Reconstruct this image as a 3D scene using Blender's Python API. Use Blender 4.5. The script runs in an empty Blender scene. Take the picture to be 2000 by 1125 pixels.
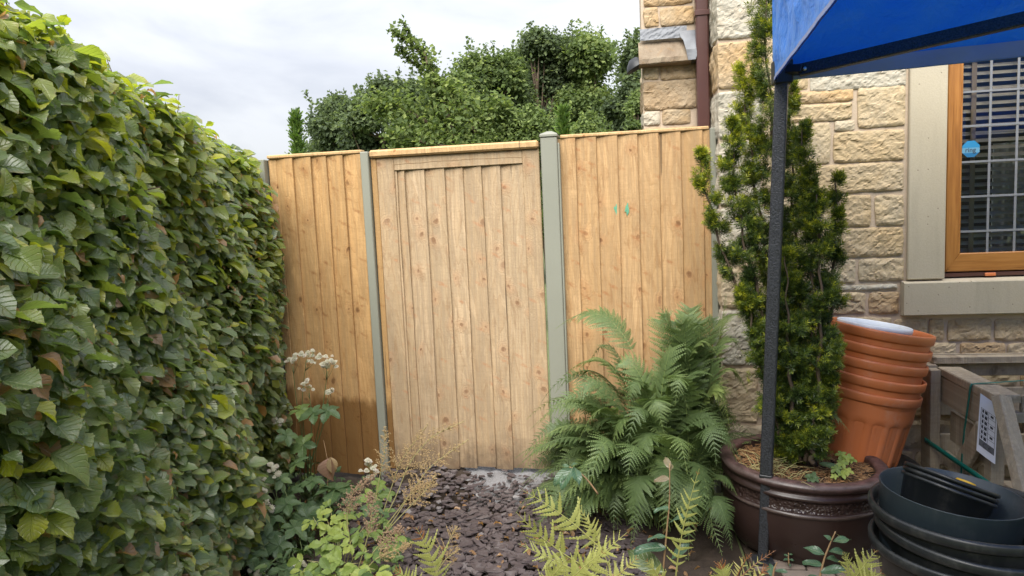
import bpy, math, random
import numpy as np
from mathutils import Vector, Matrix

rng = np.random.default_rng(7)
random.seed(7)
SC = bpy.context.scene
COL = SC.collection
RAD = math.radians

# ------------------------------------------------------------------ camera
CAM_H = 1.4383
PITCH, ROLL, YAW = 0.1038, 0.0454, -0.1561
FPX = 1390.0
_f = np.array([math.sin(YAW)*math.cos(PITCH), math.cos(YAW)*math.cos(PITCH), -math.sin(PITCH)])
_r0 = np.array([math.cos(YAW), -math.sin(YAW), 0.0])
_u0 = np.cross(_r0, _f)
_r = math.cos(ROLL)*_r0 - math.sin(ROLL)*_u0
_u = math.cos(ROLL)*_u0 + math.sin(ROLL)*_r0
cam_d = bpy.data.cameras.new('camera')
cam = bpy.data.objects.new('camera', cam_d)
COL.objects.link(cam)
cam_d.sensor_width = 36.0
cam_d.lens = 36.0*FPX/2000.0
cam_d.clip_start = 0.02
cam_d.clip_end = 900.0
cam.matrix_world = Matrix(((_r[0], _u[0], -_f[0], 0.0), (_r[1], _u[1], -_f[1], 0.0),
                           (_r[2], _u[2], -_f[2], CAM_H), (0, 0, 0, 1)))
SC.camera = cam

# ------------------------------------------------------------------ light
SUN_AZ, SUN_EL = RAD(184), RAD(53)
w = bpy.data.worlds.new('World')
SC.world = w
w.use_nodes = True
nt = w.node_tree
nt.nodes.clear()
out = nt.nodes.new('ShaderNodeOutputWorld')
bg = nt.nodes.new('ShaderNodeBackground')
bg.inputs['Strength'].default_value = 0.05
sky = nt.nodes.new('ShaderNodeTexSky')
sky.sky_type = 'NISHITA'
sky.sun_disc = False
sky.sun_elevation = SUN_EL
sky.sun_rotation = SUN_AZ
tc = nt.nodes.new('ShaderNodeTexCoord')
mp = nt.nodes.new('ShaderNodeMapping')
mp.inputs['Scale'].default_value = (1.3, 1.3, 3.2)
n1 = nt.nodes.new('ShaderNodeTexNoise')
n1.inputs['Scale'].default_value = 2.3
n1.inputs['Detail'].default_value = 6.0
n1.inputs['Roughness'].default_value = 0.52
n1.inputs['Distortion'].default_value = 0.5
cr = nt.nodes.new('ShaderNodeValToRGB')
cr.color_ramp.elements[0].position = 0.40
cr.color_ramp.elements[0].color = (2.88, 2.98, 3.28, 1)
cr.color_ramp.elements[1].position = 0.58
cr.color_ramp.elements[1].color = (3.76, 3.83, 3.99, 1)
mx = nt.nodes.new('ShaderNodeMix')
mx.data_type = 'RGBA'
mx.inputs[0].default_value = 0.93
nt.links.new(tc.outputs['Generated'], mp.inputs['Vector'])
nt.links.new(mp.outputs['Vector'], n1.inputs['Vector'])
nt.links.new(n1.outputs['Fac'], cr.inputs['Fac'])
nt.links.new(sky.outputs['Color'], mx.inputs[6])
nt.links.new(cr.outputs['Color'], mx.inputs[7])
# an overcast dome brightens evenly from the horizon to the zenith (the standard overcast sky, 1 + 2 sin of the elevation)
sx = nt.nodes.new('ShaderNodeSeparateXYZ')
nt.links.new(tc.outputs['Generated'], sx.inputs[0])
el = nt.nodes.new('ShaderNodeMapRange')
el.inputs[1].default_value = 0.0; el.inputs[2].default_value = 1.0
el.inputs[3].default_value = 1.0/1.36; el.inputs[4].default_value = 3.0/1.36
nt.links.new(sx.outputs[2], el.inputs[0])
ml = nt.nodes.new('ShaderNodeMix'); ml.data_type = 'RGBA'; ml.blend_type = 'MULTIPLY'; ml.inputs[0].default_value = 1.0
nt.links.new(mx.outputs[2], ml.inputs[6]); nt.links.new(el.outputs[0], ml.inputs[7])
nt.links.new(ml.outputs[2], bg.inputs['Color'])
nt.links.new(bg.outputs['Background'], out.inputs['Surface'])

sd = bpy.data.lights.new('sun', 'SUN')
sd.energy = 1.5
sd.angle = RAD(55)
sd.color = (1.0, 0.955, 0.88)
so = bpy.data.objects.new('sun', sd)
COL.objects.link(so)
_sd = Vector((math.sin(SUN_AZ)*math.cos(SUN_EL), math.cos(SUN_AZ)*math.cos(SUN_EL), math.sin(SUN_EL)))
so.rotation_euler = _sd.to_track_quat('Z', 'Y').to_euler()
so.location = (-3, -3, 8)

SC.view_settings.view_transform = 'Standard'
SC.view_settings.look = 'None'
SC.view_settings.gamma = 1.0
SC.view_settings.use_curve_mapping = False
SC.view_settings.exposure = 2.4
SC.render.engine = 'CYCLES'
SC.cycles.max_bounces = 8
SC.cycles.transparent_max_bounces = 8
SC.cycles.use_denoising = True

# ------------------------------------------------------------------ measuring the place from the photograph (2000 px wide)
def _ray(px, py):
    a, b = (px-1000.0)/FPX, -(py-562.5)/FPX
    return a*_r + b*_u + _f
def at(px, py, Y):
    "the point of the vertical plane y = Y seen at that pixel"
    d = _ray(px, py)
    return np.array([0, 0, CAM_H]) + d*(Y/d[1])
def atz(px, py, Z):
    d = _ray(px, py)
    return np.array([0, 0, CAM_H]) + d*((Z-CAM_H)/d[2])

# ------------------------------------------------------------------ objects
WM = {}
def tag(o, label=None, cat=None, group=None, kind=None):
    if label: o['label'] = label
    if cat: o['category'] = cat
    if group: o['group'] = group
    if kind: o['kind'] = kind
    return o
def thing(name, label, cat, loc=(0, 0, 0), group=None, rot=None):
    o = bpy.data.objects.new(name, None)
    o.empty_display_size = 0.1
    COL.objects.link(o)
    m = Matrix.Translation(Vector(loc))
    if rot is not None: m = m @ rot.to_4x4()
    o.matrix_world = m
    WM[o.name] = m
    return tag(o, label, cat, group)
def link(name, me, parent=None, M=None, local=False):
    "link mesh me as an object; M is its own matrix (world unless local)"
    o = bpy.data.objects.new(name, me)
    COL.objects.link(o)
    m = M if M is not None else Matrix.Identity(4)
    if parent is not None:
        o.parent = parent
        pm = WM[parent.name]
        if local:
            wm = pm @ m
        else:
            o.matrix_parent_inverse = pm.inverted()
            wm = m
        o.matrix_basis = m
    else:
        wm = m
        o.matrix_basis = m
    WM[o.name] = wm
    return o

class MB:
    "collects shapes and links them as one mesh"
    def __init__(s):
        s.V = []; s.L = []; s.T = []; s.A = {}; s.n = 0
    def add(s, V, F, **attrs):
        V = np.asarray(V, float).reshape(-1, 3)
        F = np.asarray(F, np.int64)
        n = len(V)
        s.V.append(V)
        s.L.append((F + s.n).ravel())
        s.T.append(np.full(F.shape[0], F.shape[1], np.int64))
        for k, v in attrs.items():
            if k not in s.A: s.A[k] = [np.zeros(s.n)]
        for k in s.A:
            v = attrs.get(k, 0.0)
            s.A[k].append(np.full(n, v, float) if np.isscalar(v) else np.asarray(v, float))
        s.n += n
        return s
    def mesh(s, name, mats, smooth=False):
        me = bpy.data.meshes.new(name)
        V = np.concatenate(s.V); L = np.concatenate(s.L); T = np.concatenate(s.T)
        me.vertices.add(len(V)); me.vertices.foreach_set('co', V.astype(np.float32).ravel())
        me.loops.add(len(L)); me.loops.foreach_set('vertex_index', L.astype(np.int32))
        me.polygons.add(len(T))
        st = np.concatenate([[0], np.cumsum(T)[:-1]])
        me.polygons.foreach_set('loop_start', st.astype(np.int32))
        me.polygons.foreach_set('loop_total', T.astype(np.int32))
        me.polygons.foreach_set('use_smooth', np.full(len(T), bool(smooth)))
        me.update(calc_edges=True)
        me.validate()
        for k, v in s.A.items():
            a = me.attributes.new(k, 'FLOAT', 'POINT')
            a.data.foreach_set('value', np.concatenate(v).astype(np.float32))
        for m in (mats if isinstance(mats, (list, tuple)) else [mats]):
            me.materials.append(m)
        return me
    def build(s, name, mats, parent=None, smooth=False, M=None, local=False):
        return link(name, s.mesh(name, mats, smooth), parent, M, local)
    # shapes
    def box(s, a, b, **at_):
        x0, y0, z0 = a; x1, y1, z1 = b
        V = [(x0,y0,z0),(x1,y0,z0),(x1,y1,z0),(x0,y1,z0),(x0,y0,z1),(x1,y0,z1),(x1,y1,z1),(x0,y1,z1)]
        return s.add(V, BOXF, **at_)
    def rbox(s, a, b, r, **at_):
        "box with chamfered edges"
        a = np.array(a, float); b = np.array(b, float)
        c = (a+b)/2; h = np.abs(b-a)/2
        r = min(r, h.min()*0.49)
        V = []
        for sx in (-1, 1):
            for sy in (-1, 1):
                for sz in (-1, 1):
                    g = np.array([sx, sy, sz], float)
                    for k in range(3):
                        q = g*(h - r); q[k] = g[k]*h[k]
                        V.append(c+q)
        def i(sx, sy, sz, k): return (((sx > 0)*2+(sy > 0))*2+(sz > 0))*3+k
        Q = []; T = []
        for k in range(3):
            o = [j for j in range(3) if j != k]
            for sg in (-1, 1):
                cs = []
                for (p, q) in ((-1, -1), (1, -1), (1, 1), (-1, 1)):
                    g = [0, 0, 0]; g[k] = sg; g[o[0]] = p; g[o[1]] = q
                    cs.append(i(*g, k))
                flip = (sg < 0) ^ (k == 1)
                Q.append(cs[::-1] if flip else cs)
        for k in range(3):
            o = [j for j in range(3) if j != k]
            for p in (-1, 1):
                for q in (-1, 1):
                    g0 = [0, 0, 0]; g0[k] = -1; g0[o[0]] = p; g0[o[1]] = q
                    g1 = list(g0); g1[k] = 1
                    Q.append([i(*g0, o[0]), i(*g1, o[0]), i(*g1, o[1]), i(*g0, o[1])])
        for sx in (-1, 1):
            for sy in (-1, 1):
                for sz in (-1, 1):
                    T.append([i(sx, sy, sz, 0), i(sx, sy, sz, 1), i(sx, sy, sz, 2)])
        n0 = s.n
        s.add(V, Q, **at_)
        # triangles share the same vertices
        T = np.array(T) + n0
        s.L.append(T.ravel()); s.T.append(np.full(len(T), 3, np.int64))
        return s
    def obox(s, c, ax, h, r=0.0, **at_):
        "oriented box: centre, 3x3 axes as rows, half sizes"
        t = MB(); h = np.asarray(h, float)
        (t.rbox(-h, h, r) if r > 0 else t.box(-h, h))
        V = np.concatenate(t.V) @ np.asarray(ax, float) + np.asarray(c, float)
        n0 = s.n; k = 0
        s.add(V, np.zeros((0, 4), int), **at_)
        for L, T in zip(t.L, t.T):
            s.L.append(L+n0); s.T.append(T)
        return s
    def bar(s, p, q, w, d, up=(0, 0, 1), r=0.0, **at_):
        p = np.asarray(p, float); q = np.asarray(q, float)
        z = q-p; ln = np.linalg.norm(z); z /= ln
        x = np.cross(up, z)
        if np.linalg.norm(x) < 1e-5: x = np.cross((0, 1, 0), z)
        x /= np.linalg.norm(x); y = np.cross(z, x)
        return s.obox((p+q)/2, np.array([x, y, z]), (w/2, d/2, ln/2), r, **at_)
    def tube(s, P, R, n=6, cap=True, **at_):
        P = np.asarray(P, float); m = len(P)
        R = np.full(m, R, float) if np.isscalar(R) else np.asarray(R, float)
        T = np.gradient(P, axis=0); T /= np.linalg.norm(T, axis=1)[:, None]+1e-9
        ref = np.array([0.31, 0.9, 0.2]) if abs(T[0][2]) > 0.7 else np.array([0, 0, 1.0])
        V = []
        for i in range(m):
            x = np.cross(ref, T[i]); x /= np.linalg.norm(x)+1e-9
            y = np.cross(T[i], x)
            a = np.arange(n)*2*math.pi/n
            V.append(P[i] + R[i]*(np.cos(a)[:, None]*x + np.sin(a)[:, None]*y))
        F = [[i*n+k, i*n+(k+1) % n, (i+1)*n+(k+1) % n, (i+1)*n+k] for i in range(m-1) for k in range(n)]
        s.add(np.concatenate(V), F, **at_)
        if cap:
            n0 = s.n - m*n
            s.L.append(np.arange(n)[::-1]+n0); s.T.append(np.array([n]))
            s.L.append(np.arange(n)+n0+(m-1)*n); s.T.append(np.array([n]))
        return s
    def lathe(s, prof, n=64, c=(0, 0, 0), rfun=None, **at_):
        "prof: list of (r, z) from the outside bottom over the rim to the inside"
        prof = np.asarray(prof, float); m = len(prof)
        a = np.arange(n)*2*math.pi/n
        V = np.zeros((m, n, 3))
        for i, (r, z) in enumerate(prof):
            rr = r if rfun is None else r + rfun(i, r, z, a)
            V[i, :, 0] = rr*np.cos(a)+c[0]; V[i, :, 1] = rr*np.sin(a)+c[1]; V[i, :, 2] = z+c[2]
        I = np.arange(m*n).reshape(m, n)
        F = np.stack([I[:-1], np.roll(I, -1, 1)[:-1], np.roll(I, -1, 1)[1:], I[1:]], -1).reshape(-1, 4)
        s.add(V.reshape(-1, 3), F, **at_)
        return s
BOXF = [[0,3,2,1],[4,5,6,7],[0,1,5,4],[1,2,6,5],[2,3,7,6],[3,0,4,7]]

def grid_faces(nu, nv):
    I = np.arange((nu+1)*(nv+1)).reshape(nv+1, nu+1)
    return np.stack([I[:-1, :-1], I[:-1, 1:], I[1:, 1:], I[1:, :-1]], -1).reshape(-1, 4)
def vnoise(P, seed=0, oct=4, rough=0.5):
    "cheap smooth noise from sums of sines, P (n,k)"
    r = np.random.default_rng(seed)
    o = np.zeros(len(P)); amp = 1.0; tot = 0
    f = 1.0
    for k in range(oct):
        for j in range(3):
            d = r.normal(size=P.shape[1]); d /= np.linalg.norm(d)
            o += amp*np.sin((P @ d)*f*r.uniform(0.8, 1.25)*2*math.pi + r.uniform(0, 6.28) + 1.3*np.sin((P @ np.roll(d, 1))*f*3.1+r.uniform(0, 6)))
        tot += amp*1.7
        amp *= rough; f *= 2.03
    return o/tot
def unit(v):
    v = np.asarray(v, float)
    return v/(np.linalg.norm(v, axis=-1, keepdims=True)+1e-9)
def frames(nrm, dr):
    "orthonormal frames (N,3,3): columns side, along, normal"
    nrm = unit(nrm)
    dr = dr - (dr*nrm).sum(-1, keepdims=True)*nrm
    dr = unit(dr)
    sd_ = np.cross(dr, nrm)
    return np.stack([sd_, dr, nrm], -1)
def scatter(mb, tmpl, pos, Rm, sc, **attrs):
    "instances of a template (V, F, dict of per-vertex attributes) into one mesh"
    V, F, A = tmpl
    n, k = len(pos), len(V)
    if n == 0: return
    sc = np.asarray(sc, float).reshape(n, -1)
    W = pos[:, None, :] + np.einsum('nij,nkj->nki', Rm, V[None]*sc[:, None, :])
    FF = (F[None] + (np.arange(n)*k)[:, None, None]).reshape(-1, F.shape[1])
    at_ = {q: np.tile(v, n) for q, v in A.items()}
    for q, v in attrs.items(): at_[q] = np.repeat(np.asarray(v, float), k)
    mb.add(W.reshape(-1, 3), FF, **at_)

# ------------------------------------------------------------------ materials
class G:
    def __init__(s, name):
        s.m = bpy.data.materials.new(name); s.m.use_nodes = True
        s.nt = s.m.node_tree; s.nt.nodes.clear()
    def node(s, t, ins=None, **props):
        n = s.nt.nodes.new(t)
        for k, v in props.items(): setattr(n, k, v)
        for k, v in (ins or {}).items(): s.set(n.inputs[k], v)
        return n
    def set(s, sock, v):
        if isinstance(v, bpy.types.NodeSocket): s.nt.links.new(v, sock)
        else:
            if sock.type == 'RGBA' and len(v) == 3: v = (*v, 1)
            sock.default_value = v
    def obj(s): return s.node('ShaderNodeTexCoord').outputs['Object']
    def pos(s): return s.node('ShaderNodeNewGeometry').outputs['Position']
    def rnd(s): return s.node('ShaderNodeObjectInfo').outputs['Random']
    def attr(s, name): return s.node('ShaderNodeAttribute', attribute_name=name).outputs['Fac']
    def xyz(s, v):
        n = s.node('ShaderNodeSeparateXYZ', {0: v}); return n.outputs[0], n.outputs[1], n.outputs[2]
    def comb(s, x, y, z): return s.node('ShaderNodeCombineXYZ', {0: x, 1: y, 2: z}).outputs[0]
    def math(s, op, a, b=0.0, clamp=False):
        return s.node('ShaderNodeMath', {0: a, 1: b}, operation=op, use_clamp=clamp).outputs[0]
    def vadd(s, a, b): return s.node('ShaderNodeVectorMath', {0: a, 1: b}, operation='ADD').outputs[0]
    def vmul(s, a, b): return s.node('ShaderNodeVectorMath', {0: a, 1: b}, operation='MULTIPLY').outputs[0]
    def noise(s, v, scale, detail=4, rough=0.5, dist=0.0, col=False):
        n = s.node('ShaderNodeTexNoise', {'Vector': v, 'Scale': scale, 'Detail': detail, 'Roughness': rough, 'Distortion': dist})
        return n.outputs['Color' if col else 'Fac']
    def voro(s, v, scale, feature='F1', rand=1.0, out='Distance', dim='3D'):
        return s.node('ShaderNodeTexVoronoi', {'Vector': v, 'Scale': scale, 'Randomness': rand}, voronoi_dimensions=dim, feature=feature).outputs[out]
    def ramp(s, f, stops):
        n = s.node('ShaderNodeValToRGB', {0: f}); e = n.color_ramp.elements
        while len(e) < len(stops): e.new(0.5)
        for q, (p, c) in zip(e, stops):
            q.position = p; q.color = (*c, 1) if len(c) == 3 else c
        return n.outputs['Color']
    def mr(s, v, a, b, c=0.0, d=1.0, smooth=False):
        n = s.node('ShaderNodeMapRange', {0: v, 1: a, 2: b, 3: c, 4: d})
        if smooth: n.interpolation_type = 'SMOOTHSTEP'
        return n.outputs[0]
    def mix(s, f, a, b, blend='MIX'):
        n = s.node('ShaderNodeMix', data_type='RGBA', blend_type=blend)
        s.set(n.inputs[0], f); s.set(n.inputs[6], a); s.set(n.inputs[7], b)
        return n.outputs[2]
    def bump(s, h, strength=0.5, dist=0.01, nrm=None):
        n = s.node('ShaderNodeBump', {'Height': h, 'Strength': strength, 'Distance': dist})
        if nrm is not None: s.set(n.inputs['Normal'], nrm)
        return n.outputs[0]
    def pbr(s, col, rough=0.6, nrm=None, spec=0.5, metal=0.0, trans=None, tw=0.0, coat=0.0, **kw):
        b = s.node('ShaderNodeBsdfPrincipled', {'Base Color': col, 'Roughness': rough, 'Specular IOR Level': spec, 'Metallic': metal, 'Coat Weight': coat})
        for k, v in kw.items(): s.set(b.inputs[k], v)
        if nrm is not None: s.set(b.inputs['Normal'], nrm)
        sh = b.outputs[0]
        if trans is not None:
            t = s.node('ShaderNodeBsdfTranslucent', {'Color': trans})
            if nrm is not None: s.set(t.inputs['Normal'], nrm)
            m = s.node('ShaderNodeMixShader', {0: tw})
            s.nt.links.new(sh, m.inputs[1]); s.nt.links.new(t.outputs[0], m.inputs[2])
            sh = m.outputs[0]
        o = s.node('ShaderNodeOutputMaterial')
        s.nt.links.new(sh, o.inputs['Surface'])
        return s.m

def m_plain(name, col, rough=0.5, var=0.12, scale=8.0, bump=0.0, bscale=60, spec=0.5, metal=0.0, coat=0.0):
    g = G(name); p = g.obj()
    n = g.noise(p, scale, 5, 0.6)
    c = g.mix(n, tuple(x*(1-var) for x in col), tuple(min(1, x*(1+var)) for x in col))
    nr = g.bump(g.noise(p, bscale, 4, 0.6), bump, 0.003) if bump else None
    return g.pbr(c, g.mr(n, 0.3, 0.7, rough*0.85, min(1, rough*1.15)), nr, spec, metal, coat=coat)

def m_wood(name, c0, c1, knot, stain=None, dirt=0.0, fine=1.0):
    g = G(name)
    rn = g.rnd()
    off = g.comb(g.math('MULTIPLY', rn, 37.0), g.math('MULTIPLY', rn, 11.0), g.math('MULTIPLY', rn, 53.0))
    p0 = g.obj()
    p = g.vadd(p0, off)
    x, y, z = g.xyz(p)
    # knots
    wq = g.noise(p, 5.0, 2, 0.5, col=True)
    wx, wy, wz = g.xyz(wq)
    kv = g.comb(g.math('ADD', x, g.math('MULTIPLY', wx, 0.10)), g.math('MULTIPLY', g.math('ADD', z, g.math('MULTIPLY', wy, 0.16)), 0.78), 0.0)
    kd0 = g.voro(kv, 8.0, dim='2D')
    kc = g.xyz(g.voro(kv, 8.0, out='Color', dim='2D'))[0]
    kd = g.math('ADD', kd0, g.math('MULTIPLY', g.math('SUBTRACT', g.noise(p, 55, 3, 0.6), 0.5), 0.11))
    has = g.math('GREATER_THAN', kc, 0.52)
    size = g.math('ADD', 0.034, g.math('MULTIPLY', g.math('POWER', g.mr(kc, 0.52, 1.0), 1.7), 0.095))
    kdark = g.mr(g.xyz(g.voro(kv, 8.0, out='Color', dim='2D'))[1], 0.0, 1.0, 0.62, 1.0)
    krim = g.math('MULTIPLY', g.mr(g.math('ABSOLUTE', g.math('SUBTRACT', g.math('DIVIDE', kd, size), 1.0)), 0.0, 0.28, 1.0, 0.0, True), has)
    kin = g.math('MULTIPLY', g.mr(g.math('DIVIDE', kd, size), 0.55, 1.15, 1.0, 0.0, True), has)
    halo = g.math('MULTIPLY', g.mr(kd, 0.05, 0.38, 1.0, 0.0, True), has)
    # grain, bent round the knots
    xs = g.math('ADD', x, g.math('MULTIPLY', halo, 0.016))
    gv = g.comb(g.math('MULTIPLY', xs, 5.5), g.math('MULTIPLY', y, 5.5), g.math('MULTIPLY', z, 0.55))
    ring = g.math('MULTIPLY', g.noise(gv, 1.0, 2, 0.45, 0.3), 26.0)
    ring = g.math('FRACT', g.math('ADD', ring, g.math('MULTIPLY', halo, 2.4)))
    ring = g.math('POWER', ring, 2.6)
    fv = g.comb(g.math('MULTIPLY', xs, 62), g.math('MULTIPLY', y, 62), g.math('MULTIPLY', z, 2.6))
    fin = g.noise(fv, 1.0, 5, 0.72)
    saw = g.noise(g.comb(g.math('MULTIPLY', x, 9), 0.0, g.math('MULTIPLY', z, 75)), 1.0, 3, 0.6)
    tear = g.noise(g.comb(g.math('MULTIPLY', x, 26), 0.0, g.math('ADD', g.math('MULTIPLY', z, 7.0), g.math('MULTIPLY', x, 9.0))), 1.0, 4, 0.68, 0.8)
    blot = g.noise(g.comb(g.math('MULTIPLY', x, 3.0), 0.0, z), 2.2, 4, 0.6)
    c = g.mix(g.mr(rn, 0, 1, -0.1, 1.0), c0, c1)
    rn2 = g.math('FRACT', g.math('MULTIPLY', rn, 7.31))
    c = g.mix(g.mr(rn2, 0.55, 1.0, 0.0, 0.42), c, (c1[0]*0.86, c1[1]*0.93, c1[2]*0.95))
    c = g.mix(g.mr(rn2, 0.35, 0.0, 0.0, 0.40), c, tuple(min(0.75, v*1.16) for v in c0))
    c = g.mix(g.math('MULTIPLY', ring, 0.55), c, tuple(v*f for v, f in zip(c0, (0.66, 0.56, 0.45))))
    c = g.mix(g.mr(blot, 0.34, 0.68, 0.0, 0.6), c, tuple(v*0.72 for v in c1))
    c = g.mix(g.mr(fin, 0.38, 0.62, 0.0, 0.78*fine, True), c, tuple(v*0.6 for v in c0))
    c = g.mix(g.math('MULTIPLY', halo, 0.30), c, (knot[0]*2.3, knot[1]*2.3, knot[2]*2.2))
    c = g.mix(g.math('MULTIPLY', g.math('MULTIPLY', kin, kdark), 0.9), c, tuple(v*0.95 for v in knot))
    c = g.mix(g.math('MULTIPLY', g.math('MULTIPLY', krim, kdark), 0.45), c, tuple(v*0.55 for v in knot))
    sm = g.math('MULTIPLY', g.mr(g.voro(g.comb(g.math('MULTIPLY', x, 1.0), g.math('MULTIPLY', g.math('ADD', z, g.math('MULTIPLY', x, 0.5)), 2.6), 0.0), 4.2, dim='2D'), 0.02, 0.17, 1.0, 0.0, True), g.mr(g.noise(p, 60, 3), 0.35, 0.6))
    c = g.mix(g.math('MULTIPLY', sm, 0.7), c, (knot[0]*1.9, knot[1]*1.8, knot[2]*1.7))
    c = g.mix(g.mr(saw, 0.45, 0.75, 0.0, 0.30*fine), c, tuple(v*0.62 for v in c1))
    c = g.mix(g.mr(tear, 0.54, 0.68, 0.0, 0.55), c, tuple(v*f for v, f in zip(c1, (0.60, 0.52, 0.46))))
    c = g.mix(g.mr(tear, 0.42, 0.30, 0.0, 0.28), c, tuple(min(0.8, v*1.25) for v in c0))
    # splits
    sp = g.noise(g.comb(g.math('MULTIPLY', x, 60), 0.0, g.math('MULTIPLY', z, 1.6)), 1.0, 1, 0.4)
    c = g.mix(g.mr(sp, 0.735, 0.76, 0.0, 0.75), c, tuple(v*0.22 for v in c0))
    px, py, pz = g.xyz(g.pos())
    if stain:
        e = g.math('ADD', pz, g.math('MULTIPLY', g.noise(g.comb(g.math('MULTIPLY', px, 3), 0.0, g.math('MULTIPLY', pz, 1.2)), 9.0, 3), 0.16))
        e = g.math('ADD', e, g.math('MULTIPLY', rn, 0.10))
        c = g.mix(g.mr(e, stain-0.03, stain+0.03, 0.82, 0.0), c, (0.135, 0.062, 0.014))
    if dirt:
        e = g.math('ADD', pz, g.math('MULTIPLY', g.noise(p, 14.0, 5, 0.7), -0.34))
        c = g.mix(g.mr(e, -0.12, 0.10, dirt, 0.0), c, (0.11, 0.075, 0.05))
    h = g.math('ADD', g.math('MULTIPLY', fin, 0.6), g.math('MULTIPLY', g.noise(g.comb(g.math('MULTIPLY', x, 90), 0.0, g.math('MULTIPLY', z, 130)), 1.0, 2), 0.8))
    h = g.math('ADD', h, g.math('MULTIPLY', ring, 0.5))
    h = g.math('SUBTRACT', h, g.math('MULTIPLY', kin, 0.4))
    h = g.math('ADD', h, g.math('MULTIPLY', tear, 1.0))
    return g.pbr(c, 0.72, g.bump(h, 0.7, 0.0022), 0.3)

M = {}
M['wood_amber'] = m_wood('treated_amber_wood', (0.56, 0.355, 0.165), (0.47, 0.275, 0.11), (0.115, 0.05, 0.018), stain=0.60)
M['wood_gate'] = m_wood('pale_gate_wood', (0.52, 0.385, 0.245), (0.44, 0.315, 0.185), (0.20, 0.105, 0.055), dirt=0.8)
M['wood_honey'] = m_wood('honey_wood', (0.55, 0.36, 0.185), (0.46, 0.28, 0.125), (0.17, 0.075, 0.03), dirt=0.5)
M['wood_cap'] = m_wood('fresh_cut_wood', (0.60, 0.405, 0.21), (0.54, 0.35, 0.165), (0.30, 0.15, 0.06), fine=0.6)
M['wood_old'] = m_wood('weathered_grey_wood', (0.54, 0.455, 0.335), (0.37, 0.30, 0.21), (0.10, 0.075, 0.055), fine=1.7)
M['sage'] = m_plain('sage_composite', (0.225, 0.228, 0.185), 0.5, 0.06, 3.0, 0.12, 260)

def m_stone(name, stops, bump=1.0):
    g = G(name); rn = g.rnd()
    p = g.vadd(g.obj(), g.comb(g.math('MULTIPLY', rn, 31), g.math('MULTIPLY', rn, 17), g.math('MULTIPLY', rn, 23)))
    base = g.ramp(rn, stops)
    n1 = g.noise(p, 5.0, 6, 0.62, 0.6); n2 = g.noise(p, 70, 5, 0.7); n3 = g.noise(p, 17, 5, 0.65, 0.4)
    c = g.mix(g.mr(n1, 0.36, 0.66), g.mix(0.55, base, (0.40, 0.345, 0.26)), base)
    c = g.mix(g.mr(n3, 0.5, 0.74, 0.0, 0.5), c, g.mix(0.6, base, (0.36, 0.21, 0.085)))
    c = g.mix(g.mr(n2, 0.30, 0.62, 0.35, 0.0), c, g.mix(0.65, base, (0.13, 0.105, 0.08)))
    c = g.mix(g.mr(g.noise(p, 7.0, 4, 0.7), 0.62, 0.75, 0.0, 0.35), c, (0.14, 0.135, 0.115))
    h = g.math('ADD', g.math('MULTIPLY', n3, 1.2), g.math('MULTIPLY', n2, 0.7))
    return g.pbr(c, 0.88, g.bump(h, 0.6*bump, 0.006), 0.25)
M['stone'] = m_stone('buff_sandstone', [(0.0, (0.52, 0.41, 0.255)), (0.35, (0.56, 0.45, 0.285)), (0.6, (0.47, 0.345, 0.19)), (0.8, (0.55, 0.47, 0.34)), (1.0, (0.50, 0.375, 0.215))])
M['stone_grey'] = m_stone('pale_grey_sandstone', [(0.0, (0.46, 0.435, 0.36)), (1.0, (0.52, 0.48, 0.39))])
M['stone_orange'] = m_stone('golden_sandstone', [(0.0, (0.44, 0.285, 0.135)), (1.0, (0.49, 0.335, 0.175))])
M['ledge'] = m_stone('stained_ledge_stone', [(0.0, (0.15, 0.105, 0.07)), (1.0, (0.15, 0.105, 0.07))])
M['stone_brown'] = m_stone('brown_sandstone', [(0.0, (0.34, 0.235, 0.135)), (0.5, (0.36, 0.265, 0.155)), (1.0, (0.40, 0.28, 0.15))])
def m_smooth_stone():
    g = G('dressed_sandstone'); p = g.obj()
    x, y, z = g.xyz(p)
    n = g.noise(p, 3.0, 5, 0.6); f = g.noise(p, 130, 4, 0.7)
    st = g.noise(g.comb(g.math('MULTIPLY', x, 12), y, g.math('MULTIPLY', z, 1.2)), 1.0, 4, 0.6)
    c = g.mix(n, (0.40, 0.345, 0.25), (0.47, 0.42, 0.325))
    c = g.mix(g.mr(st, 0.55, 0.75, 0.0, 0.35), c, (0.25, 0.235, 0.17))
    pv = g.comb(x, z, 0.0); pit = g.voro(pv, 22, dim='2D')
    pk = g.math('MULTIPLY', g.mr(pit, 0.04, 0.075, 1.0, 0.0), g.math('GREATER_THAN', g.xyz(g.voro(pv, 22, out='Color', dim='2D'))[0], 0.82))
    c = g.mix(g.math('MULTIPLY', pk, 0.7), c, (0.10, 0.085, 0.06))
    c = g.mix(g.mr(f, 0.3, 0.6, 0.2, 0.0), c, (0.22, 0.19, 0.14))
    return g.pbr(c, 0.85, g.bump(g.math('SUBTRACT', f, g.math('MULTIPLY', pk, 1.5)), 0.3, 0.003), 0.25)
M['dressed'] = m_smooth_stone()
M['mortar'] = m_plain('pinkish_mortar', (0.50, 0.40, 0.30), 0.9, 0.15, 9, 0.7, 160, 0.2)
M['lead'] = m_plain('grey_lead', (0.165, 0.175, 0.195), 0.55, 0.6, 14, 0.5, 60, 0.5)
M['pvc'] = m_plain('brown_pvc', (0.085, 0.036, 0.030), 0.32, 0.15, 5, 0.05, 90, 0.5)
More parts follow.
